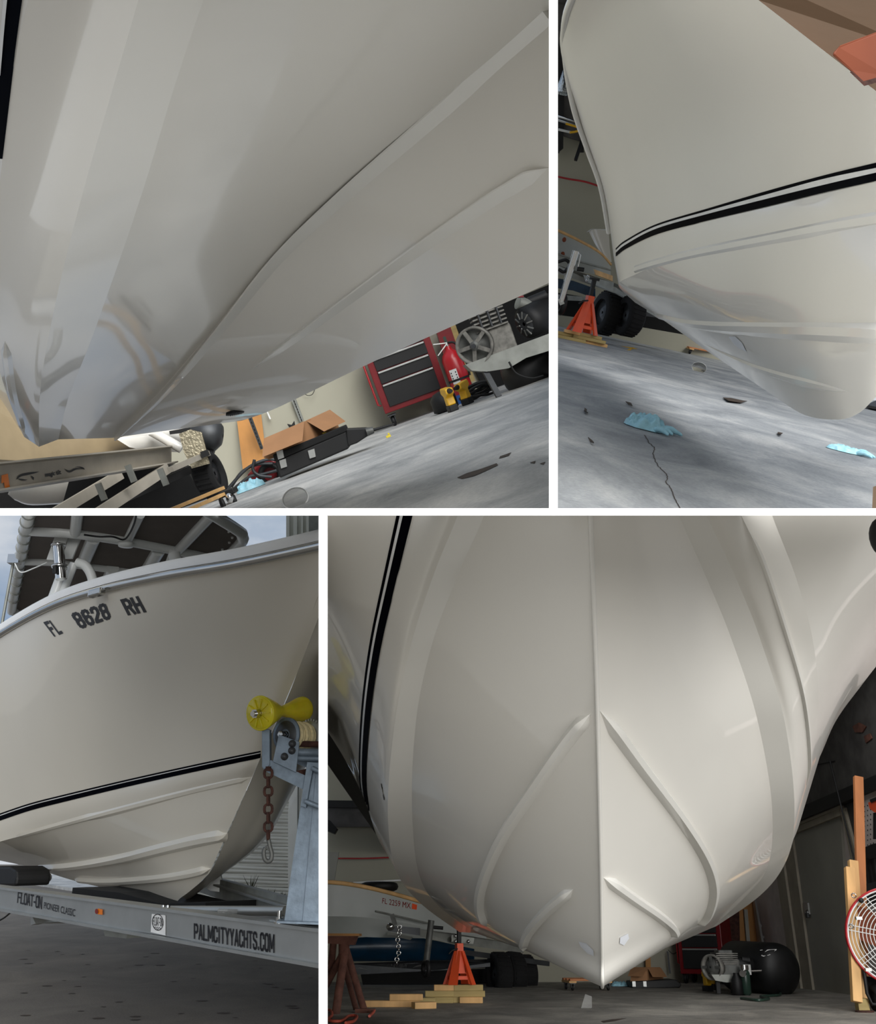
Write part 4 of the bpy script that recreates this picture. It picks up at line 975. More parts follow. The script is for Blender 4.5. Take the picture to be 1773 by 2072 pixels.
pb('rub_rail', tubeY(b, [(305, 872), (330, 886), (368, 908)], 10.1, .05, 12), 'gelcoat_band', t)
q = YP(b, 425, 885, 10.3)
t = th(b, 'outboard_motor', 'dark grey outboard motor cowl above the trailer tyre beside cream wall', 'outboard motor', q)
pb('cowl', MB().lathe([(-.16, .02), (-.14, .12), (0, .17), (.12, .16), (.17, .10), (.18, .02)], YP(b, 416, 878, 10.3), (1, 0, -.5), 24), 'steel_dark', t)
pb('leg', MB().beam(YP(b, 430, 892, 10.3), YP(b, 420, 925, 10.3), .10, .10), 'black', t)
pb('mount', MB().beam(YP(b, 345, 874, 10.3), YP(b, 395, 868, 10.3), .10, .05), 'black', t)
# ---- floor: stains, bottle cap disc
q = ZP(b, 600, 1040)
t = th(b, 'clear_disc', 'clear round plastic lid lying at the bottom edge of the floor', 'lid', ZP(b, 605, 1022))
c = ZP(b, 603, 1022); rr = 26 * c.y / F_PX
pb('disc', MB().lathe([(0, rr), (.008, rr), (.010, rr * .9), (.006, .001)], c + Vector((0, 0, .04)), (.05, -.75, .66), 28), 'clear_plastic', t)
pb('rim', MB().torus(c + Vector((0, 0, .04)), (.05, -.75, .66), rr, .006, 32, 6), 'white_stripe', t)
floor_mark(b, 'oil_stain', [[(925, 966), (945, 957), (975, 948), (1005, 937), (1008, 941), (985, 952), (960, 963), (935, 969)]], 'leaf', floor1)
floor_mark(b, 'oil_stain', [[(1012, 923), (1035, 915), (1030, 922), (1010, 928)], [(1072, 936), (1084, 932), (1082, 938)], [(1092, 938), (1104, 934), (1100, 940)]], 'leaf', floor1)
single(b, 'shade_backcloth', 'black sheet added for the shade under the aluminium trailer', 'backcloth', polyY(b, [(-60, 985), (150, 960), (300, 945), (372, 940), (398, 985), (430, 1010), (420, 1060), (-60, 1060)], 11.2, .2), 'black_matte', YP(b, 200, 1050, 11.2))  # black sheet standing in for the shade under the trailer
# ================================================================== upper right bay: the bow from its quarter
b = 2
# ---- timber beam with an orange strap, close to the eye at top right
t = th(b, 'timber_beam', 'brown timber beam with orange bracket cutting across top right corner in front of bow', 'beam', LP(b, 1750, 120, 1.9))
def LQ(pts, d0): return [LP(b, x, y, d0 + e) for x, y, e in pts]
pq = LQ([(1400, -105, .0), (1535, 0, .05), (1800, 205, .12), (1900, 120, .12), (1700, -200, .02)], 1.72)
pb('beam', MB().prism(pq, (LP(b, 1650, 20, 2.0) - LP(b, 1650, 20, 1.75))), 'bunk_wood', t)
pq = LQ([(1683, 110, .0), (1700, 92, 0), (1800, 55, .05), (1800, 158, .05), (1748, 171, .03), (1724, 146, .02)], 1.68)
pb('bracket', MB().prism(pq, LP(b, 1745, 110, 1.74) - LP(b, 1745, 110, 1.71)), 'orange_strap', t, 'orange plastic bracket', bevel=.004)
pq = LQ([(1724, 144, .0), (1748, 165, 0), (1800, 150, .03), (1800, 160, .03), (1749, 174, .0), (1720, 146, 0)], 1.685)
pb('bracket_edge', MB().prism(pq, LP(b, 1745, 110, 1.73) - LP(b, 1745, 110, 1.71)), 'rust', t, 'dark bracket edge')
single(b, 'door_post', 'sliver of brown timber post at the bottom right frame edge', 'post', MB().prism(LQ([(1767, 985, 0), (1800, 975, 0), (1800, 1060, 0), (1764, 1060, 0)], 2.3), LP(b, 1780, 1000, 2.45) - LP(b, 1780, 1000, 2.3)), 'bunk_wood', LP(b, 1780, 1040, 2.3))
# ---- gloves
crumpled(b, ZP(b, 1303, 866), -.5, .22, .20, .10, 'pale blue crumpled glove left of centre on the concrete, by the long crack', 11)
crumpled(b, ZP(b, 1708, 914), -.25, .22, .12, .05, 'flattened bright blue glove on concrete below the boat keel', 23, mat='blue_glove')
# ---- debris, crack, yellow paint mark
q = ZP(b, 1413, 752)
t = th(b, 'clear_disc', 'clear plastic lid standing on edge on the concrete behind the keel', 'lid', q)
pb('disc', MB().lathe([(0, .001), (.002, .085), (.004, .09), (.006, .001)], q + Vector((0, 0, .05)), (.3, 1, .9), 24), 'clear_plastic', t)
pb('rim', MB().torus(q + Vector((0, 0, .05)), (.3, 1, .9), .09, .003, 24, 6), 'white_stripe', t)
for i, (pl, lb_) in enumerate((([(1463, 805), (1480, 806), (1503, 811), (1512, 812), (1500, 815), (1474, 811)], 'long dark leaf on concrete left of the boat keel'),
                               ([(1266, 813), (1277, 816), (1280, 822), (1272, 819)], 'curled dark leaf above the left blue glove'),
                               ([(1183, 826), (1188, 830), (1184, 834), (1190, 836), (1182, 832)], 'small dark leaf near the left frame edge of concrete'),
                               ([(1190, 886), (1198, 892), (1202, 897), (1195, 895)], 'dark leaf scrap left of and below the crumpled glove'),
                               ([(1574, 875), (1584, 877), (1580, 880), (1573, 878)], 'flat dark leaf scrap midway between the gloves'))):
    vs = [ZP(b, x, y, .006 + .012 * ((j * 7) % 3) / 2) for j, (x, y) in enumerate(pl)]
    single(b, 'dry_leaf', lb_, 'leaf', MB().prism(vs, (0, 0, .004)), 'leaf', vs[0] * 1.0, group='leaf scraps on concrete')
crack = [(1305, 880), (1314, 895), (1324, 906), (1322, 920), (1328, 935), (1337, 948), (1350, 962), (1349, 975), (1360, 992), (1366, 1010), (1376, 1030), (1382, 1045)]
rr = random.Random(3)
cr = path2(crack, 60); cr = [(x + rr.uniform(-1.6, 1.6), y) for x, y in cr]
floor_mark(b, 'crack', [[(cr[i][0] - .9, cr[i][1]), (cr[i][0] + .9, cr[i][1]), (cr[i + 1][0] + .9, cr[i + 1][1]), (cr[i + 1][0] - .9, cr[i + 1][1])] for i in range(59)], 'leaf', floor2)
floor_mark(b, 'paint_mark', [[(1256, 700), (1280, 703), (1292, 706), (1280, 706)], [(1268, 708), (1284, 702), (1276, 709)]], 'yellow_tool', floor2)
# ---- jack stand on its wooden blocks
def wood_block(b, px, py, y, lx, lz, z, rz, label, mat='treated_wood', group=None):
    return solo(b, 'wood_block', label, 'wood block', MB().box((0, 0, lz / 2), (lx, .10, lz)), mat, (YP(b, px, py, y).x, y, z), rz, group, .004)
yj = ZP(b, 1178, 693).y
for px, dy, lx, z, rz, lb_, mt in ((1150, -.04, .46, 0, -.05, 'bottom timber block under the far left of orange jack stand', 'treated_wood'),
                                   (1194, .02, .48, 0, .06, 'bottom timber block sticking out to the right below the jack stand', 'pine'),
                                   (1152, .03, .50, .0425, .05, 'second layer timber block with pale end at the left', 'treated_wood'),
                                   (1192, -.02, .44, .0425, -.04, 'second layer long timber block beneath the stand feet', 'treated_wood'),
                                   (1160, .0, .30, .085, .03, 'top timber block under the left foot of the stand', 'pine'),
                                   (1193, .0, .30, .085, .0, 'top timber block under the right foot of the stand', 'treated_wood')):
    wood_block(b, px, 690, yj + dy, lx, .0415, z, rz, lb_, mt, 'timber blocks under the jack stand')
q = Vector((YP(b, 1176, 680, yj).x, yj, .127))
jack_stand(b, (q.x, q.y, .127), .35, 1.22, 'orange jack stand on stacked timber blocks, upper right view, left of bow')
# ---- trailer of the grey skiff, running off to the right behind the bow
yt = q.y + .1
def TP(px, py, s): return YP(b, px, py, yt + 2.4 * s)
t = th(b, 'boat_trailer', 'grey trailer tongue with crank jack carrying the grey skiff, above the orange jack stand', 'trailer', TP(1200, 590, .2))
pb('tongue', MB().prism([TP(1128, 536, 0), TP(1248, 574, .35), TP(1330, 632, .8), TP(1332, 644, .8), TP(1246, 594, .35), TP(1128, 552, 0)], (0, .08, 0)), 'strut_grey', t)
pb('tongue_plate', MB().prism([TP(1180, 556, .05), TP(1186, 570, .05), TP(1240, 590, .25), TP(1242, 572, .25)], (0, -.03, 0)), 'strut_grey', t)
for x, y_ in ((1188, 567), (1190, 559)): pb('bolt', MB().ball(TP(x, y_, 0) , .02, .02, .02, 8, 6), 'stainless', t)
pb('side_rail', MB().prism([TP(1130, 596, .9), TP(1222, 604, 1.2), TP(1222, 611, 1.2), TP(1130, 607, .9)], (0, .06, 0)), 'strut_grey', t)
pb('axle', MB().beam(TP(1218, 622, .8), TP(1345, 640, 1.0), .10, .07), 'steel_dark', t)
jk = pb('jack_tube', MB().cyl(TP(1166, 508, -.1), TP(1147, 570, -.1), .045).cyl(TP(1148, 568, -.1), TP(1135, 612, -.1), .040), 'stainless', t, 'galvanised jack tube')
sub('crank', tubeY(b, [(1168, 510), (1175, 516), (1169, 543)], yt - .2, .010), 'stainless', jk)
sub('crank_handle', MB().cyl(YP(b, 1168, 544, yt - .2), YP(b, 1182, 546, yt - .2), .028), 'black', jk, 'black crank handle')
sub('foot', MB().beam(TP(1133, 604, -.1), TP(1138, 616, -.1), .07, .06), 'aluminium', jk)
pb('jack_wheel', MB().torus(TP(1137, 616, -.05), (1, .2, 0), .11, .04, 24, 8), 'black', t, 'black jack wheel')
pb('cable_loop', tubeY(b, [(1129, 530), (1145, 526), (1153, 536), (1142, 550), (1130, 545)], yt - .1, .022, 20), 'black', t)
pb('bow_block', MB().prism([TP(1203, 545, .1), TP(1240, 558, .3), TP(1240, 569, .3), TP(1206, 556, .1)], (0, .12, 0)), 'pine', t, 'timber block on the tongue')
for i, (px, py, R, yy) in enumerate(((1228, 634, .33, 1.6), (1247, 636, .30, 2.3), (1275, 640, .30, 1.2))):
    wheel(t, TP(px, py, yy / 2.4 * .8), (1, .35, 0), R * .95, .24)
# ---- grey skiff and the white bow behind it
t = th(b, 'skiff', 'grey skiff with tan gunwale on trailer behind the orange jack stand', 'boat', TP(1170, 540, .5))
g = [crom([TP(x, y_, s) for x, y_, s in r_], 20) for r_ in ([(1090, 452, .5), (1130, 467, .55), (1170, 486, .65), (1212, 510, .8), (1236, 535, 1)], [(1090, 500, .4), (1130, 514, .45), (1170, 528, .55), (1212, 540, .7), (1236, 547, 1)], [(1090, 530, .5), (1130, 540, .5), (1170, 550, .6), (1212, 556, .75), (1236, 560, 1)])]
pb('hull', MB().sheet([[g[0][j].lerp(g[1][j], s) for j in range(20)] for s in (0, .5, 1)]).sheet([[g[1][j].lerp(g[2][j], s) for j in range(20)] for s in (0, .5, 1)]), 'skiff_grey', t)
pb('gunwale', MB().tube([p + Vector((0, -.01, 0)) for p in g[0]], .022, 8), 'pine', t, 'tan wooden gunwale')
pb('chine', MB().tube([p + Vector((0, -.01, 0)) for p in g[1]], .012, 8), 'strut_grey', t)
for x, y_ in ((1142, 485), (1139, 514)): pb('rust_spot', MB().ball(TP(x, y_, .47), .03, .015, .035, 10, 6), 'orange_strap', t, 'rusty spot')
pb('blue_cover', MB().sheet([[TP(x, y_ + dy, .9) for x, y_ in ((1120, 562), (1160, 568), (1205, 584))] for dy in (0, 12, 20)]), 'blue_hull', t, 'dark blue tarpaulin')
t = th(b, 'motorboat', 'small white bow with flat deck edge between the skiff and big cream bow', 'boat', TP(1222, 520, 1.4))
pb('bow', MB().sheet([crom([TP(1191, 467, 1.2), TP(1205, 464, 1.2), TP(1232, 467, 1.4)], 10), crom([TP(1206, 497, 1.25), TP(1216, 500, 1.2), TP(1234, 500, 1.4)], 10), crom([TP(1226, 528, 1.4), TP(1230, 530, 1.3), TP(1238, 530, 1.4)], 10)]), 'gelcoat', t)
pb('deck_edge', MB().prism([TP(1191, 468, 1.19), TP(1198, 463, 1.19), TP(1234, 464, 1.4), TP(1234, 469, 1.4)], (0, .3, 0)), 'white_tube', t)
pb('console', MB().prism([TP(1203, 464, 1.9), TP(1214, 412, 1.9), TP(1222, 400, 1.9), TP(1240, 464, 1.9)], (0, .1, 0)), 'skiff_grey', t, 'pale grey windscreen')
# ---- hung things on the wall at the left edge
yw = 17.9
t = th(b, 'wall_rack', 'dark wall rack with grey pipes and yellow hooks at the left frame edge', 'rack', YP(b, 1150, 290, yw))
pb('upright', polyY(b, [(1118, 60), (1136, 100), (1142, 180), (1140, 300), (1128, 310), (1110, 250)], yw - .1, .1), 'black', t)
pb('upright', MB().beam(YP(b, 1178, 285, yw - .1), YP(b, 1165, 324, yw - .3), .05, .05), 'black', t)
pb('upright', MB().beam(YP(b, 1131, 280, yw - .1), YP(b, 1129, 310, yw - .1), .04, .05), 'black', t)
pb('bracket', polyY(b, [(1173, 288), (1180, 270), (1182, 308), (1174, 308)], yw - .08, .06), 'black', t)
for (x0, y0), (x1, y1), mt in (((1118, 232), (1175, 250), 'stainless'), ((1118, 239), (1172, 257), 'aluminium'), ((1130, 262), (1156, 268), 'white_tube')):
    pb('pipe', MB().cyl(YP(b, x0, y0, yw - .25), YP(b, x1, y1, yw - .25), .02), mt, t)
for pl in ([(1145, 250), (1172, 258)], [(1153, 268), (1162, 267), (1174, 264)]): pb('hook', tubeY(b, pl, yw - .35, .018), 'yellow_tool', t, 'yellow hook')
crumpled(b, YP(b, 1138, 190, yw - .3), 0, .22, .3, .5, 'crinkled foil bag hanging on dark rack at left frame edge', 31, 'foil_bag', 'bag', 'foil', False)
single(b, 'air_hose', 'red air hose strung along the grey wall behind bow', 'hose', tubeY(b, [(1118, 355), (1150, 362), (1185, 368), (1222, 380)], yw - .05, .016, 20), 'red_hose', YP(b, 1170, 366, yw))
struct(b, 'wall_upper_band', polyY(b, [(1060, 250), (1150, 278), (1260, 312), (1260, 40), (1060, -20)], yw - .03, .05), 'dark_foil')
# ---- dolly behind the keel
q = ZP(b, 1378, 712)
creeper(b, (q.x + .45, q.y + .15, 0), .25, .9, .5, 'wooden dolly on casters on concrete behind the bow strake')
q = ZP(b, 1768, 826)
single(b, 'dark_bracket', 'black flat metal foot on floor right of the keel', 'foot', MB().prism([ZP(b, 1752, 824, .02), ZP(b, 1800, 834, .02), ZP(b, 1800, 800, .02)], (0, 0, .03)), 'black', q)
single(b, 'shade_backdrop', 'black crate added for the shade behind the trailer tyres', 'backdrop', MB().prism([TP(1090, 586, 1.15), TP(1240, 610, 1.15), TP(1390, 655, 1.15), TP(1390, 678, 1.15), TP(1240, 652, 1.15), TP(1090, 632, 1.15)], (0, .3, 0)), 'black_matte', TP(1240, 655, 1.2))  # black block added where there is only shade behind the tyres
# ================================================================== lower left bay: boat on its trailer in the yard
b = 3
# ---- near side rail of the trailer, with its lettering
def RL(px, py):                                      # the upright plane the side rail lies in
    return XYP(px, py)
d0, d1 = LP(b, -60, 1815, 7.9), LP(b, 660, 1917, 4.72)
dirr = Vector((d1.x - d0.x, d1.y - d0.y, 0)).normalized(); nrm = Vector((dirr.y, -dirr.x, 0))
if nrm.dot(INV[b] @ EYE - d0) < 0: nrm = -nrm
def XYP(px, py, off=0.0):
    o, d = lray(b, px, py); pp = d0 + nrm * off
    return o + d * ((pp - o).dot(nrm) / d.dot(nrm))
t = th(b, 'boat_trailer', 'long aluminium boat trailer with black lettering along its side rail, under the cream boat', 'trailer', (XYP(350, 1880).x, XYP(350, 1880).y, 0))
top = [(-60, 1786), (0, 1794), (330, 1838), (662, 1882)]; bot = [(-60, 1830), (0, 1841), (330, 1893), (662, 1955)]
side = pb('side_rail', MB().prism([XYP(*p) for p in top] + [XYP(*p) for p in bot[::-1]], nrm * -.05), 'aluminium', t)
pb('rail_flange', MB().beam(XYP(-60, 1788) - nrm * .03, XYP(700, 1888) - nrm * .03, .13, .016), 'aluminium', t)
pb('rail_flange', MB().beam(XYP(-60, 1829) - nrm * .02, XYP(700, 1962) - nrm * .02, .11, .016), 'aluminium', t)
sS = Surf(obs=[side]); iS = t.matrix_world.inverted()
part('lettering', stroke_text('FLOAT-ON', [(37, 1804), (86, 1814), (85, 1840), (35, 1827)], sS, iS, thick=.34, vthick=.14), 'black_vinyl', t)
letters('lettering', 'PIONEER CLASSIC', [(90, 1825), (153, 1840), (152, 1855), (89, 1838)], side, t, 'black_vinyl', bold=.005)
part('lettering', stroke_text('PALMCITYYACHTS.COM', [(393, 1868), (556, 1890), (556, 1929), (393, 1900)], sS, iS, thick=.36, vthick=.15, gap=.5), 'black_vinyl', t)
stk = marks('sticker', [[(308, 1849), (336, 1852), (336, 1893), (306, 1886)]], side, t, 'white_stripe', 'white round-logo sticker')
t2 = Surf(obs=[side]); it = t.matrix_world.inverted()
ring = [p for p in ellp(321, 1866, 11.6, 17, -4, 28)]; rin = ellp(321, 1866, 10.4, 15.4, -4, 28)
m = MB()
for i in range(28):
    j = (i + 1) % 28; vs = []
    for x, y_ in (ring[i], ring[j], rin[j], rin[i]):
        p, n = t2.hit(x, y_); vs.append(it @ (p + n * .006))
    m.add(vs, [(0, 1, 2, 3)])
part('logo_ring', m, 'black_vinyl', t)
part('logo_lettering', stroke_text('FLOAT-ON', [(312, 1855), (330, 1857), (331, 1875), (311, 1872)], t2, it, thick=.30, vthick=.12, lift=.006), 'black_vinyl', t)
for r_ in range(4):
    for c_ in range(5):
        x, y_ = 313 + c_ * 3.9 + (r_ % 2) * 1.6, 1875 + r_ * 2.2 + c_ * .5
        if ((x - 321) / 10.5) ** 2 + ((y_ - 1866) / 15.5) ** 2 < 1: part('logo_wave', flat_mark([[(x - 1.5, y_), (x, y_ - .9), (x + 1.5, y_ + .3), (x, y_ + 1.2)]], t2, it, .006), 'black_vinyl', t)
mk = marks('reflector', [[(200, 1838), (210, 1840), (210, 1851), (200, 1850)]], side, t, 'amber', 'amber side reflector', .008)
marks('marker_lamp', [ellp(199, 1844, 3.4, 5.4)], side, t, 'red_lens', 'dark red lamp', .012)
# hardware under and on the rail
pb('step_bracket', MB().prism([XYP(62, 1847, -.1), XYP(62, 1872, -.1), XYP(72, 1869, -.1), XYP(140, 1868, -.3), XYP(152, 1862, -.3), XYP(72, 1846, -.1)], nrm * -.06), 'aluminium', t)
pb('axle_mount', MB().prism([XYP(209, 1882, -.2), XYP(212, 1894, -.2), XYP(256, 1899, -.2), XYP(258, 1888, -.2)], nrm * -.1), 'strut_grey', t)
pb('axle_mount', MB().prism([XYP(296, 1894, -.2), XYP(300, 1899, -.2), XYP(314, 1898, -.2), XYP(312, 1892, -.2)], nrm * -.1), 'strut_grey', t)
pb('bunk', MB().prism([XYP(145, 1812, -.35), XYP(147, 1796, -.35), XYP(240, 1806, -.35), XYP(330, 1830, -.35), XYP(340, 1840, -.35), XYP(150, 1818, -.35)], nrm * -.5), 'black_matte', t, 'dark carpeted bunk')
pb('bunk', MB().prism([XYP(330, 1838, -.25), XYP(345, 1828, -.25), XYP(416, 1826, -.25), XYP(416, 1842, -.25)], nrm * -.4), 'black_matte', t, 'dark carpeted bunk')
fr = pb('far_rail', MB().beam(LP(b, 395, 1782, 8.0), LP(b, 590, 1842, 5.6), .05, .13), 'strut_grey', t)
pb('far_rail_flange', MB().beam(LP(b, 395, 1775, 7.95), LP(b, 592, 1834, 5.55), .11, .012), 'aluminium', t)
pb('cross_tube', MB().cyl(LP(b, 345, 1842, 5.9), LP(b, 578, 1843, 5.35), .026), 'aluminium', t)
tg = pb('cross_tag', MB().box(LP(b, 462, 1846, 5.55), (.11, .05, .035)), 'clear_plastic', t, 'clear plate'); 
pb('front_plate', MB().prism([XYP(545, 1866), XYP(640, 1882), XYP(700, 1888, -.5), XYP(578, 1862, -.5)], (0, 0, .012)), 'aluminium', t)
pb('guide_panel', polyY(b, [(415, 1795), (432, 1760), (444, 1752), (453, 1806), (425, 1802)], 7.6, .03), 'aluminium', t, 'stippled metal panel')
for i, (x, y_) in enumerate(((565, 1866), (600, 1871))):
    q = LP(b, x, y_, 5.0)
    bo = pb('base_bolt', MB().cyl(q, q + Vector((0, 0, .022)), .02, n=6).cyl(q, q + Vector((0, 0, .055)), .011), 'stainless', t)
    sub('washer', MB().cyl(q + Vector((0, 0, -.006)), q + Vector((0, 0, .003)), .028), 'stainless', bo)
for x in (331, 340): pb('rail_bolt', MB().cyl(XYP(x, 1838, -.03), XYP(x, 1832, -.03), .014, n=6), 'stainless', t)
pb('wire', MB().tube(crom([XYP(0, 1862, -.05), XYP(10, 1856, -.05), XYP(22, 1846, -.05)], 10), .006, 6), 'black', t)
fd = pb('fender', MB().prism([XYP(-40, 1753, -.4), XYP(20, 1753, -.4), XYP(31, 1760, -.4), XYP(33, 1775, -.4), XYP(30, 1793, -.4), XYP(-40, 1793, -.4)], nrm * -.3), 'black', t, 'black wheel fender', bevel=.02)
# ---- winch stand: post, arms, roller, winch, chain
dW = 4.85
q = LP(b, 605, 1868, dW); yW = q.y
t = th(b, 'winch_stand', 'blue-grey galvanised winch post with yellow bow roller at front of trailer', 'winch stand', q)
pb('post', MB().prism([YP(b, 575, 1866, yW), YP(b, 616, 1576, yW), YP(b, 632, 1545, yW), YP(b, 662, 1545, yW), YP(b, 662, 1870, yW)], (0, .10, 0)), 'galvanised', t)
pb('post_face', MB().prism([YP(b, 612, 1868, yW - .012), YP(b, 640, 1560, yW - .012), YP(b, 662, 1552, yW - .012), YP(b, 662, 1870, yW - .012)], (0, .012, 0)), 'galvanised', t)
pb('base_plate', MB().prism([YP(b, 560, 1868, yW - .06), YP(b, 664, 1872, yW - .06), YP(b, 664, 1866, yW + .2), YP(b, 566, 1862, yW + .2)], (0, 0, .01)), 'galvanised', t)
pb('clamp_plate', polyY(b, [(608, 1630), (622, 1542), (662, 1545), (662, 1556), (632, 1560), (619, 1634)], yW - .06, .05), 'galvanised', t)
pb('u_bolt', tubeY(b, [(632, 1554), (645, 1560), (664, 1564)], yW - .09, .012, 10), 'galvanised', t)
pb('u_bolt', tubeY(b, [(618, 1621), (640, 1630), (664, 1638)], yW - .09, .012, 10), 'galvanised', t)
pb('lower_arm', polyY(b, [(534, 1552), (548, 1538), (620, 1570), (613, 1597), (540, 1562)], yW - .04, .06), 'galvanised', t)
pb('upright_arm', polyY(b, [(530, 1475), (546, 1475), (546, 1548), (536, 1560), (530, 1552)], yW - .05, .06), 'galvanised', t, bevel=.004)
pb('winch_plate', polyY(b, [(552, 1541), (564, 1486), (606, 1501), (599, 1563)], yW - .07, .012), 'galvanised', t, bevel=.002)
pb('winch_plate', polyY(b, [(590, 1541), (600, 1486), (652, 1501), (645, 1563)], yW + .16, .012), 'galvanised', t)
for x, y_ in ((576, 1531), (591, 1519), (592, 1505)):
    bo = pb('bolt', MB().lathe([(0, .019), (.008, .019), (.010, .014), (.02, .012), (.022, .001)], YP(b, x, y_, yW - .07), (0, -1, 0), 16), 'steel_dark', t)
pb('crank_shaft', MB().cyl(YP(b, 604, 1522, yW - .03), YP(b, 664, 1524, yW - .03), .020).cyl(YP(b, 604, 1534, yW - .02), YP(b, 650, 1535, yW - .02), .016), 'galvanised', t)
pb('handle_bar', MB().cyl(YP(b, 606, 1505, yW + .02), YP(b, 664, 1507, yW + .0), .016), 'rust', t, 'rusty bar')
# drum: left flange, rope, geared flange
cA, cB = YP(b, 580, 1487, yW - .01), YP(b, 626, 1491, yW + .14); ax = (cB - cA).normalized(); R = .088
dr = pb('winch_drum', MB().lathe([(-.006, .02), (-.006, R), (.006, R), (.006, .05)], cA, ax, 36), 'galvanised', t)
sub('drum_face', MB().lathe([(-.012, .03), (-.010, R * .8), (-.006, R * .82)], cA, ax, 28), 'steel_dark', dr)
L = (cB - cA).length
for i in range(7):
    c = cA + ax * (L * (.12 + i * .12)); sub('rope_turn', MB().torus(c, ax, R * .66 + .006 * (i % 2), L * .068, 28, 8), 'rope', dr, None)
sub('gear', MB().lathe([(0, .03), (0, R * .96), (.018, R * .96), (.018, .03)], cB, ax, 40), 'aluminium', dr)
u, v = frame(ax)
for i in range(30):
    a = 2 * math.pi * i / 30; d = u * math.cos(a) + v * math.sin(a)
    sub('gear_tooth', MB().beam(cB + d * R * .94 + ax * .009, cB + d * R * 1.08 + ax * .009, .011, .018, ax), 'aluminium', dr)
sub('axle_bolt', MB().cyl(cA - ax * .05, cA, .018, n=6), 'stainless', dr)
pb('rusty_spring', MB().prism([YP(b, 600, 1560, yW), YP(b, 622, 1555, yW), YP(b, 622, 1568, yW), YP(b, 602, 1566, yW)], (0, .06, 0)), 'rust', t)
# yellow bow roller: two bells joined by a narrow waist
rA, rB = YP(b, 527, 1443, yW - .10), YP(b, 612, 1435, yW + .22); ax = (rB - rA).normalized(); L = (rB - rA).length
k = yW / F_PX
prof = [(-.012, .02), (-.012, 30 * k), (0, 34 * k), (.02, 33 * k), (L * .12, 30 * k), (L * .28, 22 * k), (L * .42, 13 * k), (L * .5, 11 * k), (L * .58, 13 * k), (L * .76, 19 * k), (L * .92, 25 * k), (L, 27 * k), (L + .012, 25 * k), (L + .012, .02)]
ro = pb('bow_roller', MB().lathe([(a_, r_ * .97) for a_, r_ in prof], rA, ax, 40), 'yellow_poly', t, 'translucent yellow roller')
u, v = frame(ax)
for i in range(10):
    a = 2 * math.pi * i / 10; d = u * math.cos(a) + v * math.sin(a)
    sub('roller_rib', MB().beam(rA + d * .025 - ax * .014, rA + d * 28 * k - ax * .014, .006, .012, ax), 'yellow_poly', ro)
sub('roller_rim', MB().torus(rA, ax, 32 * k, .006, 36, 8), 'yellow_poly', ro)
sub('roller_nut', MB().cyl(rA - ax * .05, rA, .024, n=6).cyl(rA - ax * .065, rA, .014), 'stainless', ro)
# safety chain with a hook
ch = [YP(b, 543, y_, yW - .06) for y_ in (1556, 1574, 1592, 1610, 1628, 1646, 1664, 1682, 1698)]
cp_ = pb('safety_chain', MB().cyl(ch[0] + Vector((0, 0, .012)), ch[0] + Vector((0, 0, -.01)), .014), 'rust', t, 'rusty safety chain')
links(ch, .0075, .020, 'rust', cp_, 'chain_link', LOC[t])
hk = [(543, 1698), (546, 1712), (550, 1728), (548, 1740), (541, 1743), (535, 1736), (534, 1722), (537, 1716)]
pb('hook', MB().tube(crom([YP(b, x, y_, yW - .06) for x, y_ in hk], 28), .011, 8), 'iron_grey', t, 'dark steel hook')
pb('hook_keeper', tubeY(b, [(536, 1716), (541, 1712), (544, 1722)], yW - .06, .005, 8, 6), 'iron_grey', t)
# ---- T-top over the console
zt = 3.45
t = th(b, 't_top', 'white tubular T-top with dark canvas underside above the boat', 'canopy', ZP(b, 200, 1150, zt))
def HT(px, py, dz=0.0): return ZP(b, px, py, zt + dz)
out = [(62, 1020), (25, 1226), (30, 1236), (100, 1252), (300, 1230), (450, 1140), (489, 1096), (491, 1084), (480, 1074), (424, 1035), (380, 1000)]
pb('canvas', MB().prism([HT(*p, .02) for p in out], (0, 0, .02)), 'canvas_dark', t, 'dark grey canvas underside')
def TT(name, pts, r_, m_=None, mat='white_tube'): 
    p_ = [HT(*p) for p in pts]; return pb(name, MB().tube(crom(p_, m_) if m_ else p_, r_, 10), mat, t)
TT('rim_tube', [(62, 1020), (25, 1222), (28, 1236), (42, 1241), (120, 1256)], .05, 24)
TT('rim_tube', [(400, 1022), (480, 1072), (490, 1084), (488, 1098), (452, 1134)], .05, 24)
TT('cross_tube', [(52, 1073), (150, 1079), (250, 1093), (360, 1114), (445, 1132)], .045, 20)
TT('cross_tube', [(38, 1136), (110, 1138), (180, 1146), (300, 1162)], .035, 20)
TT('length_tube', [(158, 1030), (152, 1080)], .045); TT('length_tube', [(284, 1040), (258, 1094)], .04); TT('length_tube', [(430, 1040), (360, 1114)], .045)
for x0, y0, x1, y1 in ((190, 1088, 168, 1140), (322, 1112, 294, 1160), (228, 1150, 216, 1180)): TT('flat_brace', [(x0, y0), (x1, y1)], .06)
for i, (x, y_) in enumerate([(x, y_) for x, y_ in ((58, 1050), (56, 1064), (52, 1090), (50, 1107), (48, 1122), (40, 1155), (39, 1170), (37, 1186), (34, 1200), (32, 1215), (448, 1058), (471, 1076), (478, 1088), (472, 1098), (458, 1112))]):
    p_ = HT(x + (4 if x < 100 else -8), y_, .0); pb('lacing_eyelet', MB().ball(p_, .012, .012, .012, 8, 6), 'white_stripe', t)
for i in range(11):
    f = (i + .5) / 11; p_ = HT(60 - 34 * f, 1030 + 190 * f); q_ = HT(60 - 34 * (f + .01), 1030 + 190 * (f + .01)); pb('lacing', MB().torus(p_, q_ - p_, .054, .006, 16, 6), 'strut_grey', t)
yl = HT(150, 1090).y
def TL(name, pts, r_, mat='white_tube', y=None, m_=None): return pb(name, tubeY(b, pts, y or yl, r_, m_, 12), mat, t)
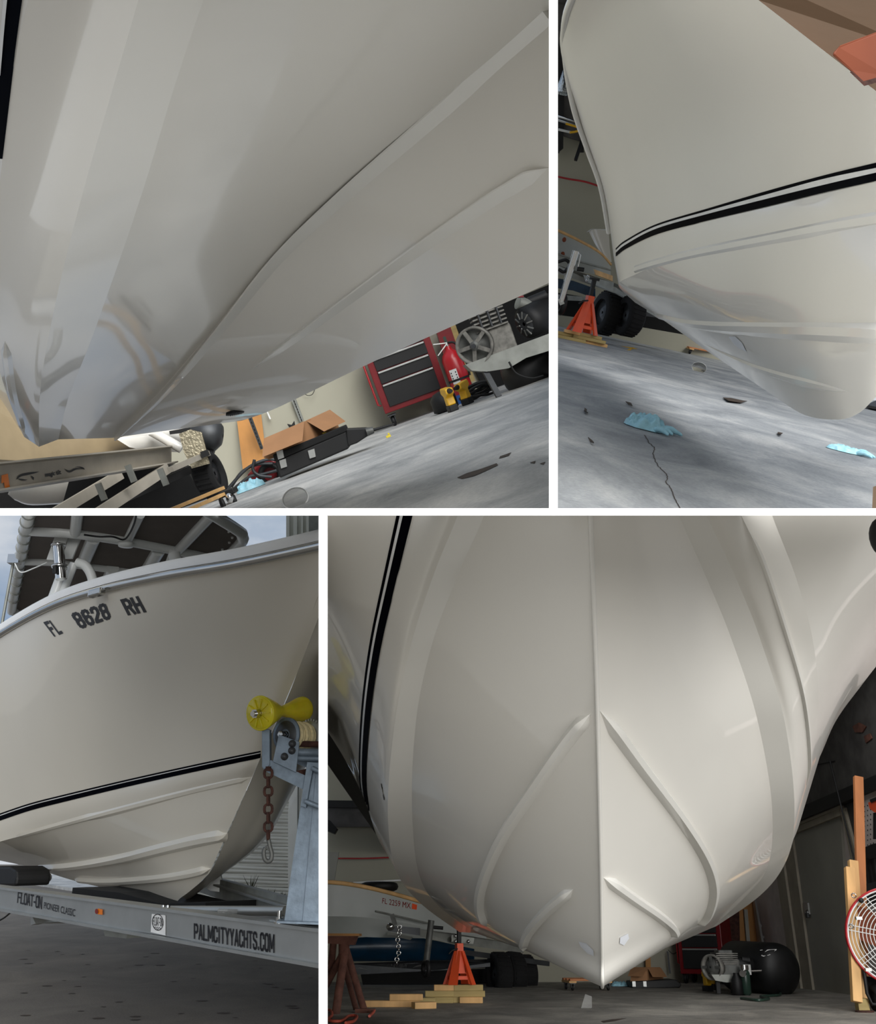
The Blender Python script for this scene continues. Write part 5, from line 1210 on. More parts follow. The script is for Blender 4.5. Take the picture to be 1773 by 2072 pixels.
TL('leg', [(150, 1140), (118, 1220)], .035); TL('leg', [(128, 1160), (104, 1225)], .05)
TL('leg', [(155, 1138), (172, 1144), (184, 1162), (190, 1188)], .04, m_=16)
TL('leg', [(352, 1120), (358, 1142)], .05)
pb('gusset', polyY(b, [(112, 1082), (138, 1084), (118, 1134), (94, 1132)], yl, .02), 'white_tube', t)
pb('gusset', polyY(b, [(344, 1112), (362, 1116), (356, 1142), (330, 1150)], yl + .1, .02), 'white_tube', t)
pb('gusset', polyY(b, [(140, 1084), (164, 1086), (146, 1130), (126, 1130)], yl + .05, .02), 'white_tube', t)
rh = pb('rod_holder', MB().cyl(YP(b, 118, 1103, yl - .2), YP(b, 124, 1172, yl - .2), .045), 'chrome', t, 'chrome rod holder')
sub('clamp', MB().torus(YP(b, 121, 1146, yl - .2), (0.08, 0, -1), .052, .016, 20, 8), 'chrome', rh)
sub('rim', MB().torus(YP(b, 118, 1103, yl - .2), (0.08, 0, -1), .048, .012, 20, 8), 'chrome', rh)
sub('bolt', MB().cyl(YP(b, 112, 1146, yl - .26), YP(b, 112, 1160, yl - .26), .02), 'black', rh)
pb('deck_light', MB().lathe([(0, .001), (.0, .07), (.03, .06), (.035, .001)], HT(255, 1099, -.05), (0, 0, -1), 20), 'white_tube', t)
pb('cable', MB().tube(crom([HT(*p, -.06) for p in ((170, 1082), (200, 1086), (228, 1086), (250, 1092), (262, 1080), (272, 1058), (276, 1040))], 30), .008, 6), 'black', t)
pb('cable', tubeY(b, [(30, 1140), (42, 1158), (68, 1150), (95, 1138)], yl + .2, .006, 16, 6), 'white_tube', t)
t = th(b, 'whip_antenna', 'thin grey whip antenna leaning at the far left of canopy', 'antenna', YP(b, 4, 1262, yl + .6))
pb('whip', tubeY(b, [(28, 1132), (16, 1196), (3, 1268)], yl + .6, .014), 'strut_grey', t)
pb('clamp', MB().box(YP(b, 30, 1132, yl + .55), (.10, .08, .08)), 'chrome', t, 'chrome clamp')
# ---- building behind: ribbed cladding, corner post, upper wall
yB = LP(b, 520, 1760, 13).y
t = None
m = polyY(b, [(380, 1600), (700, 1600), (700, 1836), (380, 1815)], yB, .1)
wl_ = struct(b, 'wall_far', m, 'cladding')
for i in range(11):                                   # each horizontal sheet of the siding with its two rolled ribs
    yy = 1612 + i * 20.5
    for k_, (dy, r_) in enumerate(((0, .030), (7, .030))):
        part('rib', MB().cyl(YP(b, 380, yy + dy - 4, yB), YP(b, 588, yy + dy + 2 + i * .3, yB - .05), r_, n=10), 'cladding', wl_).matrix_parent_inverse = Matrix()
    part('lap', MB().beam(YP(b, 380, yy + 13, yB - .01), YP(b, 588, yy + 16, yB - .06), .012, .03), 'cladding', wl_)
cp = struct(b, 'trim_1', MB().prism([YP(b, 583, 1640, yB - .3), YP(b, 583, 1848, yB - .3), YP(b, 700, 1856, yB - .8), YP(b, 700, 1480, yB - .8), YP(b, 592, 1560, yB - .3)], (0, .25, 0)), 'cladding')
part('seam', MB().beam(YP(b, 604, 1560, yB - .42), YP(b, 602, 1850, yB - .42), .02, .02, (0, 1, 0)), 'strut_grey', cp)
wt = struct(b, 'wall_tower', polyY(b, [(580, 1000), (580, 1130), (700, 1130), (700, 1000)], yB + 1.5, .3), 'cladding')
for x, w_ in ((583, .05), (598, .06), (612, .03), (626, .09)): part('post', MB().beam(YP(b, x, 1000, yB + 1.45), YP(b, x, 1130, yB + 1.45), w_, .08, (0, 1, 0)), 'cladding', wt)
part('post', polyY(b, [(625, 1000), (625, 1076), (628, 1092), (700, 1092), (700, 1000)], yB + 1.3, .08), 'strut_grey', wt)
rw = random.Random(9)
for i, (x, y_, h_) in enumerate(((508, 1804, 36), (468, 1806, 26), (568, 1826, 24))):
    q = YP(b, x, y_, yB - .4); t = th(b, 'weed', ('tallest weed in front of the ribbed wall' if i == 0 else 'low weed left of the tallest one by ribbed wall' if i == 1 else 'small weed near the corner post of ribbed wall'), 'weed', q, 'weeds along the ribbed wall')
    for j in range(9):
        dx = rw.uniform(-20, 20) * (.6 if i else 1); pb('blade', MB().tube([q, YP(b, x + dx * .5, y_ - h_ * rw.uniform(.4, .6), yB - .4), YP(b, x + dx, y_ - h_ * rw.uniform(.7, 1.05), yB - .4)], [.006, .004, .001], 5), 'weed', t)
m = MB()
for i in range(150):
    x = rw.uniform(470, 640); q = YP(b, x, 1808 + (x - 470) * .18 + rw.uniform(0, 16), yB - rw.uniform(.2, .5)); m.add([q, q + Vector((.03, 0, 0)), q + Vector((rw.uniform(-.05, .08), 0, rw.uniform(.05, .16)))], [(0, 1, 2)])
single(b, 'grass_strip', 'dark grass and dirt at the foot of ribbed wall', 'grass', m, 'weed', YP(b, 540, 1825, yB - .3), kind='stuff')
# pale yard behind the boat at the left
single(b, 'concrete_kerb', 'pale concrete apron strip seen under the boat at left', 'kerb', MB().prism([ZP(b, 10, 1782), ZP(b, 20, 1760), ZP(b, 150, 1764), ZP(b, 250, 1800), ZP(b, 200, 1812)], (0, 0, .06)), 'concrete_bright', ZP(b, 110, 1790))
fe = pb('towing_eye', MB().torus(LP(b, 78, 1771, 8.8), (0, 1, .3), .03, .014, 20, 8).torus(LP(b, 95, 1775, 8.8), (0, 1, .3), .03, .014, 20, 8), 'chrome', b3, 'chrome towing eye')
sub('plug', MB().ball(LP(b, 90, 1784, 8.8), .03, .03, .022), 'black', fe)
rw = random.Random(4)
for i in range(46):
    px, py = rw.uniform(20, 640), rw.uniform(1915, 2065); rr = rw.uniform(.012, .03)
    c = ZP(b, px, py, .003); part('oil_spot', MB().add([c + Vector((rr * 1.6 * math.cos(a), rr * math.sin(a), 0)) for a in (0, .9, 1.9, 3.1, 4.0, 5.2)], [(0, 1, 2, 3, 4, 5)]), 'leaf', floor3)
# ================================================================== lower right bay: the workshop behind the bow
b = 4
# ---- right wall: door, frame, girt, insulation
xw = 4.55
dr = struct(b, 'door_1', polyX(b, [(1606, 1690), (1648, 2007), (1725, 2014), (1700, 1650)], xw - .03, .03), 'door_paint')
part('door_gap', polyX(b, [(1600, 1690), (1645, 2008), (1647.5, 2008), (1603, 1690)], xw - .034, .004), 'black', dr)
part('daylight_strip', polyX(b, [(1648, 2007), (1649, 2012), (1726, 2018), (1725, 2013.5)], xw - .04, .02), 'white_stripe', dr)  # pale strip painted in place of daylight leaking under the door
part('latch_plate', polyX(b, [(1625, 1826), (1634, 1827), (1637, 1850), (1628, 1849)], xw - .05, .02), 'aluminium', dr)
lk = XP(b, 1634, 1852, xw - .06)
part('padlock', MB().box(lk, (.03, .07, .06)), 'steel_dark', dr, bevel=.006)
part('shackle', MB().torus(lk + Vector((0, 0, .03)), (1, 0, 0), .03, .006, 16, 6), 'stainless', dr)
part('dent', polyX(b, [(1665, 1657), (1680, 1655), (1678, 1664), (1662, 1668)], xw - .034, .004), 'strut_grey', dr)
def jamb(pts, o=.05): return struct(b, 'trim_2', polyX(b, pts, xw - o, o), 'trim_paint')
jamb([(1575, 1690), (1620, 2012), (1645, 2009), (1602, 1690)], .06); jamb([(1560, 1690), (1606, 2013), (1622, 2012), (1577, 1690)], .09)
jamb([(1600, 1690), (1700, 1650), (1698, 1636), (1598, 1676)], .07); jamb([(1600, 1676), (1700, 1635), (1698, 1622), (1598, 1664)], .09)
jamb([(1700, 1636), (1726, 1760), (1745, 1860), (1740, 1760), (1708, 1634)], .07)
struct(b, 'trim_3', polyX(b, [(1560, 1684), (1800, 1584), (1800, 1556), (1560, 1658)], xw - .14, .12), 'black')
struct(b, 'trim_4', polyX(b, [(1701, 1628), (1742, 1830), (1752, 1830), (1736, 1622), (1722, 1615)], xw - .04, .04), 'steel_dark')
ins = struct(b, 'wall_insulation', polyX(b, [(1500, 1690), (1800, 1565), (1800, 1100), (1500, 1100)], xw - .05, .05), 'dark_foil')
part('seam', MB().beam(XP(b, 1690, 1540, xw - .06), XP(b, 1632, 1552, xw - .06), .004, .01), 'black', ins)
for pts in ([(1725, 1470), (1738, 1462), (1752, 1470), (1745, 1482), (1730, 1482)], [(1748, 1490), (1760, 1484), (1764, 1494), (1752, 1504)]):
    part('torn_patch', polyX(b, pts, xw - .065, .012), 'rust_paint', ins)
single(b, 'hanging_wire', 'thin dark wire running down insulated wall beside the door', 'wire', MB().tube([XP(b, 1680, 1540, xw - .2), XP(b, 1696, 1605, xw - .2), XP(b, 1732, 1752, xw - .2)], .010, 6), 'black', XP(b, 1732, 1752, xw - .2))
peg = struct(b, 'wall_pegboard', polyX(b, [(1742, 1600), (1800, 1575), (1800, 1760), (1748, 1760)], xw - .08, .03), 'pegboard')
m = MB()
for i in range(7):
    for j in range(10):
        p_ = XP(b, 1750 + i * 6, 1632 + j * 10 - i * 2, xw - .082); m.box(p_, (.004, .012, .012))
part('holes', m, 'black', peg, kind='stuff')
t = th(b, 'hand_tool', 'orange and black clamp hanging on pegboard at the right frame edge', 'tool', XP(b, 1768, 1640, xw - .2))
pb('jaw', polyX(b, [(1757, 1624), (1790, 1612), (1790, 1640), (1770, 1644), (1760, 1636)], xw - .2, .04), 'orange_paint', t)
pb('bar', polyX(b, [(1767, 1645), (1773, 1644), (1771, 1698), (1767, 1698)], xw - .18, .02), 'black', t)
pb('handle', polyX(b, [(1760, 1618), (1790, 1606), (1790, 1612), (1762, 1624)], xw - .21, .05), 'black', t)
t = th(b, 'tripod_mount', 'black folded tool stand hanging on the wall above the red fan', 'stand', XP(b, 1760, 1790, xw - .3))
pb('head', polyX(b, [(1746, 1716), (1765, 1708), (1800, 1700), (1800, 1730), (1760, 1738), (1746, 1732)], xw - .35, .12), 'black', t)
for k_ in range(3): pb('leg', MB().cyl(XP(b, 1752 + k_ * 8, 1730, xw - .3), XP(b, 1760 + k_ * 9, 1790, xw - .3), .02), 'black', t)
single(b, 'wall_bin', 'grey plastic bin on shelf behind the red fan', 'bin', polyX(b, [(1746, 1790), (1800, 1778), (1800, 1830), (1748, 1830)], xw - .35, .2), 'steel_dark', XP(b, 1760, 1830, xw - .3))
t = th(b, 'ceiling_hook', 'dark rounded object at top right frame edge before the hull', 'fender', LP(b, 1785, 1088, 2.6))
pb('body', MB().ball(LP(b, 1786, 1088, 2.6), .033, .03, .055), 'black', t)
pb('strap', MB().tube([LP(b, 1788, 1060, 2.62), LP(b, 1792, 1000, 2.66)], .008), 'black', t)
# ---- lumber leaning by the fan
def plank(name, label, p0, p1, w, dpt, mat, y0, y1, cap=None):
    a_, c_ = YP(b, *p0, y0), YP(b, *p1, y1)
    t = th(b, name, label, 'timber', Vector((a_.x, a_.y, a_.z)), 'timbers leaning beside the door')
    pb('plank', MB().beam(a_, c_, dpt, w, (0, 1, 0)), mat, t, bevel=.004); return t
yl = ZP(b, 1738, 2048).y
plank('lumber', 'tallest reddish timber leaning at the right, topmost of the leaning timbers', (1748, 2030), (1737, 1572), .05, .085, 'pine_red', yl + .45, yl + .75)
plank('lumber', 'pale timber behind the front one, standing between door and red fan', (1746, 2048), (1726, 1742), .06, .08, 'pine', yl + .12, yl + .35)
tp = plank('lumber', 'front pale pine timber with two wire hooks, ending above the floor', (1734, 2028), (1719, 1756), .06, .08, 'pine', yl - .02, yl + .2)
for x, y_ in ((1727, 1812), (1722, 1874)): pb('wire_hook', MB().torus(YP(b, x + 1, y_, yl - .02), (.6, 1, .2), .018, .005, 18, 6), 'stainless', tp)
single(b, 'floor_block', 'short timber offcut standing at the foot of leaning timbers', 'timber', MB().box(ZP(b, 1742, 2046) + Vector((0, -.05, .05)), (.09, .08, .10)), 'treated_wood', ZP(b, 1742, 2046))
single(b, 'metal_disc', 'rusty flat disc on floor beneath the leaning timbers', 'disc', MB().cyl(ZP(b, 1750, 2048), ZP(b, 1750, 2048) + Vector((0, 0, .012)), .075, n=24), 'rust', ZP(b, 1750, 2048))
# ---- red drum fan
yf = yl - .1
t = th(b, 'floor_fan', 'red drum fan with wire guard at the right frame edge', 'fan', ZP(b, 1800, 2040))
fc = YP(b, 1812, 1895, yf); fa = Vector((-.35, -1, 0)).normalized(); R = 84 * yf / F_PX
pb('drum', MB().lathe([(-.02, R * .98), (-.03, R), (-.02, R * 1.03), (.25, R * 1.03), (.26, R * .98), (-.02, R * .98)], fc, -fa, 48), 'red_bright', t)
gd = pb('guard', MB().torus(fc + fa * .02, fa, R * .97, .008, 48, 6), 'white_tube', t)
for i in range(1, 13): sub('guard_ring', MB().torus(fc + fa * (.02 + .05 * (1 - (i / 13) ** 2)), fa, R * .97 * i / 13, .004, 40, 5), 'white_tube', gd)
u, v = frame(fa)
for i in range(8):
    a = i * math.pi / 4 + .2; d = u * math.cos(a) + v * math.sin(a)
    for s_ in (-.02, .02):
        n_ = d.cross(fa) * s_; sub('guard_bar', MB().tube([fc + d * R * .1 + fa * .07 + n_, fc + d * R * .6 + fa * .055 + n_, fc + d * R * .98 + fa * .02 + n_], .004, 5), 'white_tube', gd)
for i in range(3):
    a = i * 2.1 + .4; d = u * math.cos(a) + v * math.sin(a); e_ = d.cross(fa)
    pb('blade', MB().sheet([[fc - fa * .12 + d * R * r_ + e_ * R * w_ * (.35) - fa * w_ * .06 for w_ in (-1, -.3, .4, 1)] for r_ in (.12, .5, .9)]), 'orange_strap', t, 'amber fan blade')
pb('motor', MB().lathe([(-.05, .001), (-.05, .08), (-.2, .09), (-.21, .001)], fc, fa, 24), 'steel_dark', t)
for x, y_ in ((1738, 1858), (1757, 1962)): pb('clip', MB().box(YP(b, x, y_, yf - .05), (.05, .03, .025)), 'aluminium', t)
pb('tilt_knob', MB().ball(YP(b, 1743, 1822, yf + .02), .022, .022, .022), 'black', t)
pb('stand', MB().tube([YP(b, 1748, 1960, yf + .1), YP(b, 1755, 2010, yf + .1), YP(b, 1765, 2032, yf + .1), YP(b, 1830, 2036, yf + .1)], .016), 'black', t)
pb('wheel', MB().torus(YP(b, 1772, 2020, yf + .2), (1, 0, 0), .08, .03, 24, 8), 'rubber', t)
pb('base', polyY(b, [(1753, 1975), (1800, 1985), (1800, 2034), (1768, 2030)], yf + .3, .1), 'black', t)
# ---- back wall: ladder on plywood, tool chest, box, case, dolly
yk = 15.4
single(b, 'plywood_board', 'orange plywood sheet on the wall behind the ladder', 'board', polyY(b, [(1488, 1760), (1496, 1945), (1600, 1945), (1590, 1720)], yk - .04, .03), 'plywood', YP(b, 1545, 1945, yk))
single(b, 'maroon_sheet', 'dark maroon panel between tool chest and plywood', 'panel', polyY(b, [(1464, 1850), (1466, 1990), (1500, 1990), (1494, 1760)], yk - .1, .05), 'rust', YP(b, 1480, 1990, yk))
single(b, 'grey_post', 'thin pale post beside the red tool chest', 'post', polyY(b, [(1464, 1860), (1468, 1996), (1472, 1996), (1468, 1860)], yk - .2, .05), 'door_paint', YP(b, 1468, 1930, yk - .2))
single(b, 'grey_post', 'pale upright stud at left edge of plywood behind ladder', 'post', polyY(b, [(1506, 1840), (1519, 1998), (1526, 1998), (1513, 1840)], yk - .12, .05), 'door_paint', YP(b, 1517, 1925, yk - .2))
single(b, 'red_board', 'faded red board standing right of the ladder', 'board', polyY(b, [(1576, 1812), (1590, 1900), (1598, 1895), (1582, 1808)], yk - .15, .04), 'red_hose', YP(b, 1592, 1900, yk))
single(b, 'black_bin', 'black bin tucked between ladder and door frame', 'bin', polyY(b, [(1586, 1895), (1604, 1885), (1612, 1925), (1598, 1938)], yk - .4, .2), 'black', YP(b, 1600, 1935, yk - .3))
t = th(b, 'ladder', 'grey aluminium ladder leaning against plywood above the compressor tank', 'ladder', YP(b, 1570, 1925, yk - .5))
A0, A1 = YP(b, 1523, 1800, yk - .12), YP(b, 1546, 1928, yk - .45); B0, B1 = YP(b, 1558, 1770, yk - .12), YP(b, 1590, 1922, yk - .45)
pb('side_rail', MB().beam(A0, A1, .09, .03, (1, 0, 0)), 'aluminium', t); pb('side_rail', MB().beam(B0, B1, .09, .03, (1, 0, 0)), 'aluminium', t)
pb('side_rail', MB().beam(A0 + Vector((.09, .06, 0)), A1 + Vector((.09, .06, 0)), .04, .03, (1, 0, 0)), 'aluminium_dull', t)
for i in range(6):
    f = .08 + i * .172; pb('rung', MB().beam(A0.lerp(A1, f), B0.lerp(B1, f), .05, .03), 'aluminium', t)
pb('bracket', MB().box(B0.lerp(B1, .55) + Vector((0, -.05, 0)), (.07, .03, .10)), 'stainless', t)
q = ZP(b, 1424, 1991)
tool_chest(b, (q.x, q.y, 0), -.55, .62, .48, .98, [.27, .18, .12, .09, .09], 'red tool chest with silver drawer pulls behind the black compressor', z0=.12)
crumpled(b, ZP(b, 1256, 1996), .1, .24, .18, .08, 'small crumpled pale blue cloth on floor left of the cardboard box', 41, 'shop_cloth', 'cloth', 'blue_glove', False)
q = ZP(b, 1336, 1999); yy = q.y
t = th(b, 'tool_case', 'long low black case on the floor below the open cardboard box', 'case', q)
pb('case_body', MB().prism([YP(b, 1280, 2001, yy), YP(b, 1278, 1986, yy), YP(b, 1368, 1982, yy), YP(b, 1380, 1992, yy), YP(b, 1376, 1999, yy)], (0, .4, 0)), 'black', t, bevel=.012)
for x in (1283, 1305): pb('latch', MB().box(YP(b, x, 1991, yy - .01), (.04, .02, .06)), 'aluminium', t, 'metal latch')
yb = yy + .1
t = th(b, 'cardboard_box', 'open cardboard box with drooping flaps, just right of the keel', 'box', YP(b, 1312, 1986, yb))
pb('left_panel', polyY(b, [(1276, 1986), (1278, 1966), (1310, 1964), (1310, 1987)], yb, .01), 'cardboard', t)
pb('right_panel', MB().prism([YP(b, 1310, 1987, yb), YP(b, 1310, 1962, yb), YP(b, 1342, 1964, yb + .3), YP(b, 1343, 1985, yb + .3)], (0, .01, 0)), 'cardboard', t)
pb('back_panel', polyY(b, [(1282, 1984), (1282, 1957), (1336, 1957), (1340, 1984)], yb + .32, .01), 'cardboard', t)
pb('left_flap', MB().prism([YP(b, 1278, 1958, yb + .1), YP(b, 1311, 1958, yb), YP(b, 1300, 1976, yb - .15), YP(b, 1271, 1975, yb - .1)], (0, .006, .004)), 'cardboard', t)
pb('right_flap', MB().prism([YP(b, 1311, 1958, yb), YP(b, 1338, 1959, yb + .2), YP(b, 1350, 1977, yb + .1), YP(b, 1321, 1977, yb - .12)], (0, .006, .004)), 'cardboard', t)
single(b, 'slotted_rail', 'slim steel rail leaning on wall above the cardboard box', 'rail', polyY(b, [(1350, 1925), (1355, 1970), (1358, 1970), (1353, 1925)], yk - .05, .02), 'steel_dark', YP(b, 1356, 1970, yk))
single(b, 'wall_wire', 'thin wire loop on cream wall below the hull strake', 'wire', tubeY(b, [(1352, 1922), (1362, 1930), (1371, 1926)], yk - .02, .005, 12, 6), 'black', YP(b, 1362, 1928, yk))
single(b, 'timber_post', 'orange timber board behind the cardboard box', 'post', polyY(b, [(1306, 1925), (1309, 1996), (1319, 1996), (1316, 1925)], yk - .05, .03), 'plywood', YP(b, 1312, 1960, yk))
q = ZP(b, 1188, 2003)
creeper(b, (q.x, q.y, 0), .1, .50, .42, 'wooden dolly with casters on floor directly beneath the keel')
for i, (px, py) in enumerate(((1433, 2006), (1448, 2003))):
    q = ZP(b, px, py); t = thing(b, 'cordless_tool', 'yellow cordless tool on floor between chest and compressor, ' + ('left' if i == 0 else 'right') + ' one', 'power tool', q, .3)
    part('battery', MB().box((0, 0, .03), (.08, .11, .06)), 'black', t, 'black battery'); part('housing', MB().box((0, 0, .11), (.07, .08, .10)).box((0, -.03, .18), (.07, .18, .06)), 'yellow_tool', t, 'yellow housing', bevel=.012)
# ---- compressor with its tank
q = ZP(b, 1520, 2012); y = q.y; k = y / F_PX
t = th(b, 'air_compressor', 'black air compressor with white cross mark on its tank, before the door', 'compressor', q)
c0, c1 = YP(b, 1492, 1955, y + .75), YP(b, 1572, 1962, y + .05); ax = (c1 - c0).normalized(); L = (c1 - c0).length; R = 46 * k
tk = pb('tank', MB().lathe([(-.14, .001), (-.12, R * .5), (-.05, R * .9), (0, R), (L, R), (L + .06, R * .95), (L + .13, R * .72), (L + .17, R * .35), (L + .18, .001)], c0, ax, 40), 'tank_black', t, 'black tank')
bpy.context.view_layer.update()
marks('paint_cross', [[(1538, 1923), (1543, 1922), (1560, 1932), (1554, 1934)]], tk, t, 'white_stripe'); marks('paint_cross', [[(1553, 1922), (1572, 1921), (1571, 1923.5), (1546, 1936), (1541, 1934)]], tk, t, 'white_stripe', None, .005)
for x, y_ in ((1502, 2012), (1592, 2010)): pb('foot', MB().box(ZP(b, x, y_) + Vector((0, .2, .06)), (.06, .30, .12)), 'black', t)
fc = YP(b, 1443, 1957, y); fa = Vector((-.75, -.65, 0)).normalized(); r_ = 22 * k
fw = pb('flywheel', MB().lathe([(-.03, r_ * .82), (-.04, r_), (.04, r_), (.03, r_ * .82), (-.03, r_ * .82)], fc, fa, 32), 'dust_grey', t)
sub('hub', MB().lathe([(-.05, .01), (-.05, r_ * .3), (.02, r_ * .85)], fc, -fa, 20), 'iron_grey', fw)
u, v = frame(fa)
for i in range(4):
    a = i * math.pi / 2; d = u * math.cos(a) + v * math.sin(a); sub('spoke', MB().beam(fc + d * r_ * .2 + fa * .03, fc + d * r_ * .85 + fa * .03, r_ * .2, .02, fa), 'iron_grey', fw)
pb('crankcase', MB().box(YP(b, 1474, 1962, y + .05), (.22, .24, .22)), 'iron_grey', t, bevel=.02)
hd = pb('cylinder_head', MB().box(YP(b, 1465, 1940, y + .05), (.16, .2, .18)), 'iron_grey', t, bevel=.012)
for i in range(6): sub('cooling_fin', MB().box(YP(b, 1465, 1929 + i * 4.2, y + .05), (.24, .26, .011)), 'dust_grey', hd)
pb('motor', MB().lathe([(0, .08), (.02, .10), (.26, .10), (.28, .06), (.28, .001)], YP(b, 1488, 1956, y + .02), (.9, .3, 0), 28), 'black', t)
pb('capacitor', MB().cyl(YP(b, 1500, 1942, y), YP(b, 1516, 1944, y), .045), 'black', t)
pb('deck', polyY(b, [(1440, 1972), (1502, 1972), (1502, 1986), (1470, 1988), (1448, 1984)], y - .1, .3), 'strut_grey', t)
for x in (1452, 1498): pb('leg', MB().beam(YP(b, x, 1980, y), YP(b, x + 2, 2010, y), .05, .04), 'black', t)
vf = pb('valve_block', MB().box(YP(b, 1511, 1962, y - .2), (.08, .06, .10)), 'aluminium', t)
sub('gauge', MB().cyl(YP(b, 1505, 1968, y - .25), YP(b, 1503, 1970, y - .3), .035, n=20), 'chrome', vf)
sub('outlet', MB().cyl(YP(b, 1518, 1965, y - .2), YP(b, 1541, 1964, y - .2), .012), 'stainless', vf)
q2 = ZP(b, 1512, 2014)
t = th(b, 'water_separator', 'dark green filter bottle standing in front of the black compressor tank', 'filter', q2)
pb('bowl', MB().lathe([(0, .03), (.02, .05), (.22, .055), (.25, .04)], q2, (0, 0, 1), 24), 'bottle_green', t); pb('cap', MB().cyl(q2 + Vector((0, 0, .25)), q2 + Vector((0, 0, .30)), .05), 'stainless', t)
q2 = ZP(b, 1494, 2014)
single(b, 'jug', 'dark plastic jug beside the green filter bottle', 'jug', MB().lathe([(0, .05), (.01, .06), (.15, .06), (.2, .03), (.22, .03)], q2, (0, 0, 1), 20), 'black', q2)
single(b, 'air_hose', 'dark air hose curled on floor before the compressor', 'hose', MB().tube(crom([ZP(b, x, y_, .012) for x, y_ in ((1500, 2020), (1535, 2024), (1556, 2021), (1540, 2016), (1575, 2014), (1580, 2010))], 40), .014, 8), 'bottle_green', ZP(b, 1540, 2018))
# ---- left: skiff FL 2259 MX on its trailer
ys = 12.3
t = th(b, 'skiff', 'grey-white skiff with red registration lettering at left, tan gunwale', 'boat', YP(b, 740, 1885, ys))
def SK(x, y_, d_): return YP(b, x, y_, ys + d_)
g = [crom([SK(*p) for p in r_], 26) for r_ in ([(600, 1790, -.3), (665, 1785, 0), (740, 1795, .2), (830, 1818, .5), (900, 1842, .9), (980, 1880, 1.4)], [(600, 1852, -.3), (665, 1854, 0), (735, 1856, .1), (820, 1868, .4), (900, 1882, .9), (985, 1900, 1.4)], [(600, 1885, .1), (665, 1890, .2), (740, 1896, .2), (820, 1898, .5), (900, 1900, .9), (985, 1906, 1.4)])]
sh_ = pb('hull', MB().sheet([[g[0][j].lerp(g[1][j], s) for j in range(26)] for s in (0, .5, 1)]).sheet([[g[1][j].lerp(g[2][j], s) for j in range(26)] for s in (0, .5, 1)]), 'skiff_grey', t)
pb('gunwale', MB().tube([p + Vector((0, -.01, 0)) for p in g[0]], .024, 8), 'pine', t, 'tan gunwale')
pb('rub_line', MB().tube([SK(760, 1844, .0), SK(865, 1868, .6)], .012, 6), 'strut_grey', t)
bpy.context.view_layer.update()
letters('lettering', 'FL 2259 MX', [(774, 1817), (831, 1827), (831, 1839), (773, 1828)], sh_, t, 'red_lens', bold=.0)
marks('sticker', [[(834, 1828), (844, 1831), (843, 1841), (833, 1839)]], sh_, t, 'orange_paint', 'orange sticker')
pb('rope_coil', MB().torus(SK(768, 1794, .5), (0, 0, 1), .18, .05, 24, 8), 'black', t, 'black coil inside')
pb('cradle', MB().prism([SK(785, 1885, .0), SK(835, 1896, .2), SK(830, 1902, .2), SK(783, 1892, 0)], (0, .3, 0)), 'strut_grey', t)
t = th(b, 'boat_trailer', 'dark trailer tongue with jack and hanging chain below the lettered skiff', 'trailer', YP(b, 920, 1900, ys))
pb('tongue', MB().prism([YP(b, 785, 1872, ys - .35), YP(b, 850, 1878, ys - .3), YP(b, 850, 1893, ys - .3), YP(b, 785, 1884, ys - .35)], (0, .1, 0)), 'steel_dark', t)
pb('tongue', MB().prism([YP(b, 850, 1880, ys - .3), YP(b, 920, 1889, ys), YP(b, 1060, 1912, ys + .9), YP(b, 1060, 1928, ys + .9), YP(b, 915, 1909, ys), YP(b, 850, 1895, ys - .3)], (0, .1, 0)), 'strut_grey', t)
pb('coupler', MB().ball(YP(b, 790, 1875, ys - .4), .05, .05, .04), 'chrome', t, 'shiny coupler')
pb('coupler_handle', MB().beam(YP(b, 793, 1850, ys - .4), YP(b, 800, 1872, ys - .4), .03, .05), 'iron_grey', t)
jk = pb('jack_tube', MB().cyl(YP(b, 873, 1862, ys - .5), YP(b, 863, 1945, ys - .5), .035), 'iron_grey', t); pb('jack_wheel', MB().torus(YP(b, 862, 1960, ys - .5), (1, .5, 0), .07, .025, 24, 8), 'black', t)
sub('crank', MB().cyl(YP(b, 876, 1876, ys - .5), YP(b, 897, 1878, ys - .5), .018), 'black', jk)
pb('plate', polyY(b, [(914, 1892), (960, 1898), (958, 1910), (914, 1906)], ys - .12, .1), 'strut_grey', t)
for x, y_ in ((922, 1894), (922, 1905), (926, 1901), (948, 1905)): pb('bolt', MB().ball(YP(b, x, y_, ys - .14), .02, .02, .02, 8, 6), 'stainless', t)
ch = [YP(b, 808 - k_ * .3 + 2 * math.sin(k_), 1872 + k_ * 6.6, ys - .5) for k_ in range(13)]
links(ch, .008, .022, 'stainless', t, 'chain_link', LOC[t])
t = th(b, 'skiff', 'deep blue hull in shadow on the rear trailer at lower left', 'boat', YP(b, 840, 1945, 14))
pb('hull', MB().sheet([crom([YP(b, *p) for p in r_], 12) for r_ in ([(690, 1900, 13.8), (820, 1894, 14), (960, 1920, 14.4)], [(690, 1925, 13.7), (820, 1922, 13.9), (960, 1935, 14.4)], [(690, 1945, 14), (820, 1945, 14.1), (960, 1946, 14.5)])]), 'blue_hull', t)
t = th(b, 'boat_trailer', 'long grey trailer rail with faint white lettering behind the rusty stand', 'trailer', YP(b, 840, 1960, 13.5))
sr = pb('side_rail', MB().prism([YP(b, 700, 1950, 13.4), YP(b, 880, 1943, 13.4), YP(b, 992, 1948, 13.6), YP(b, 992, 1956, 13.6), YP(b, 880, 1964, 13.4), YP(b, 700, 1973, 13.4)], (0, .08, 0)), 'steel_dark', t)
bpy.context.view_layer.update()
letters('lettering', 'EZ LOADER', [(759, 1951), (826, 1949), (823, 1957), (756, 1959)], sr, t, 'clear_plastic', shear=.3)
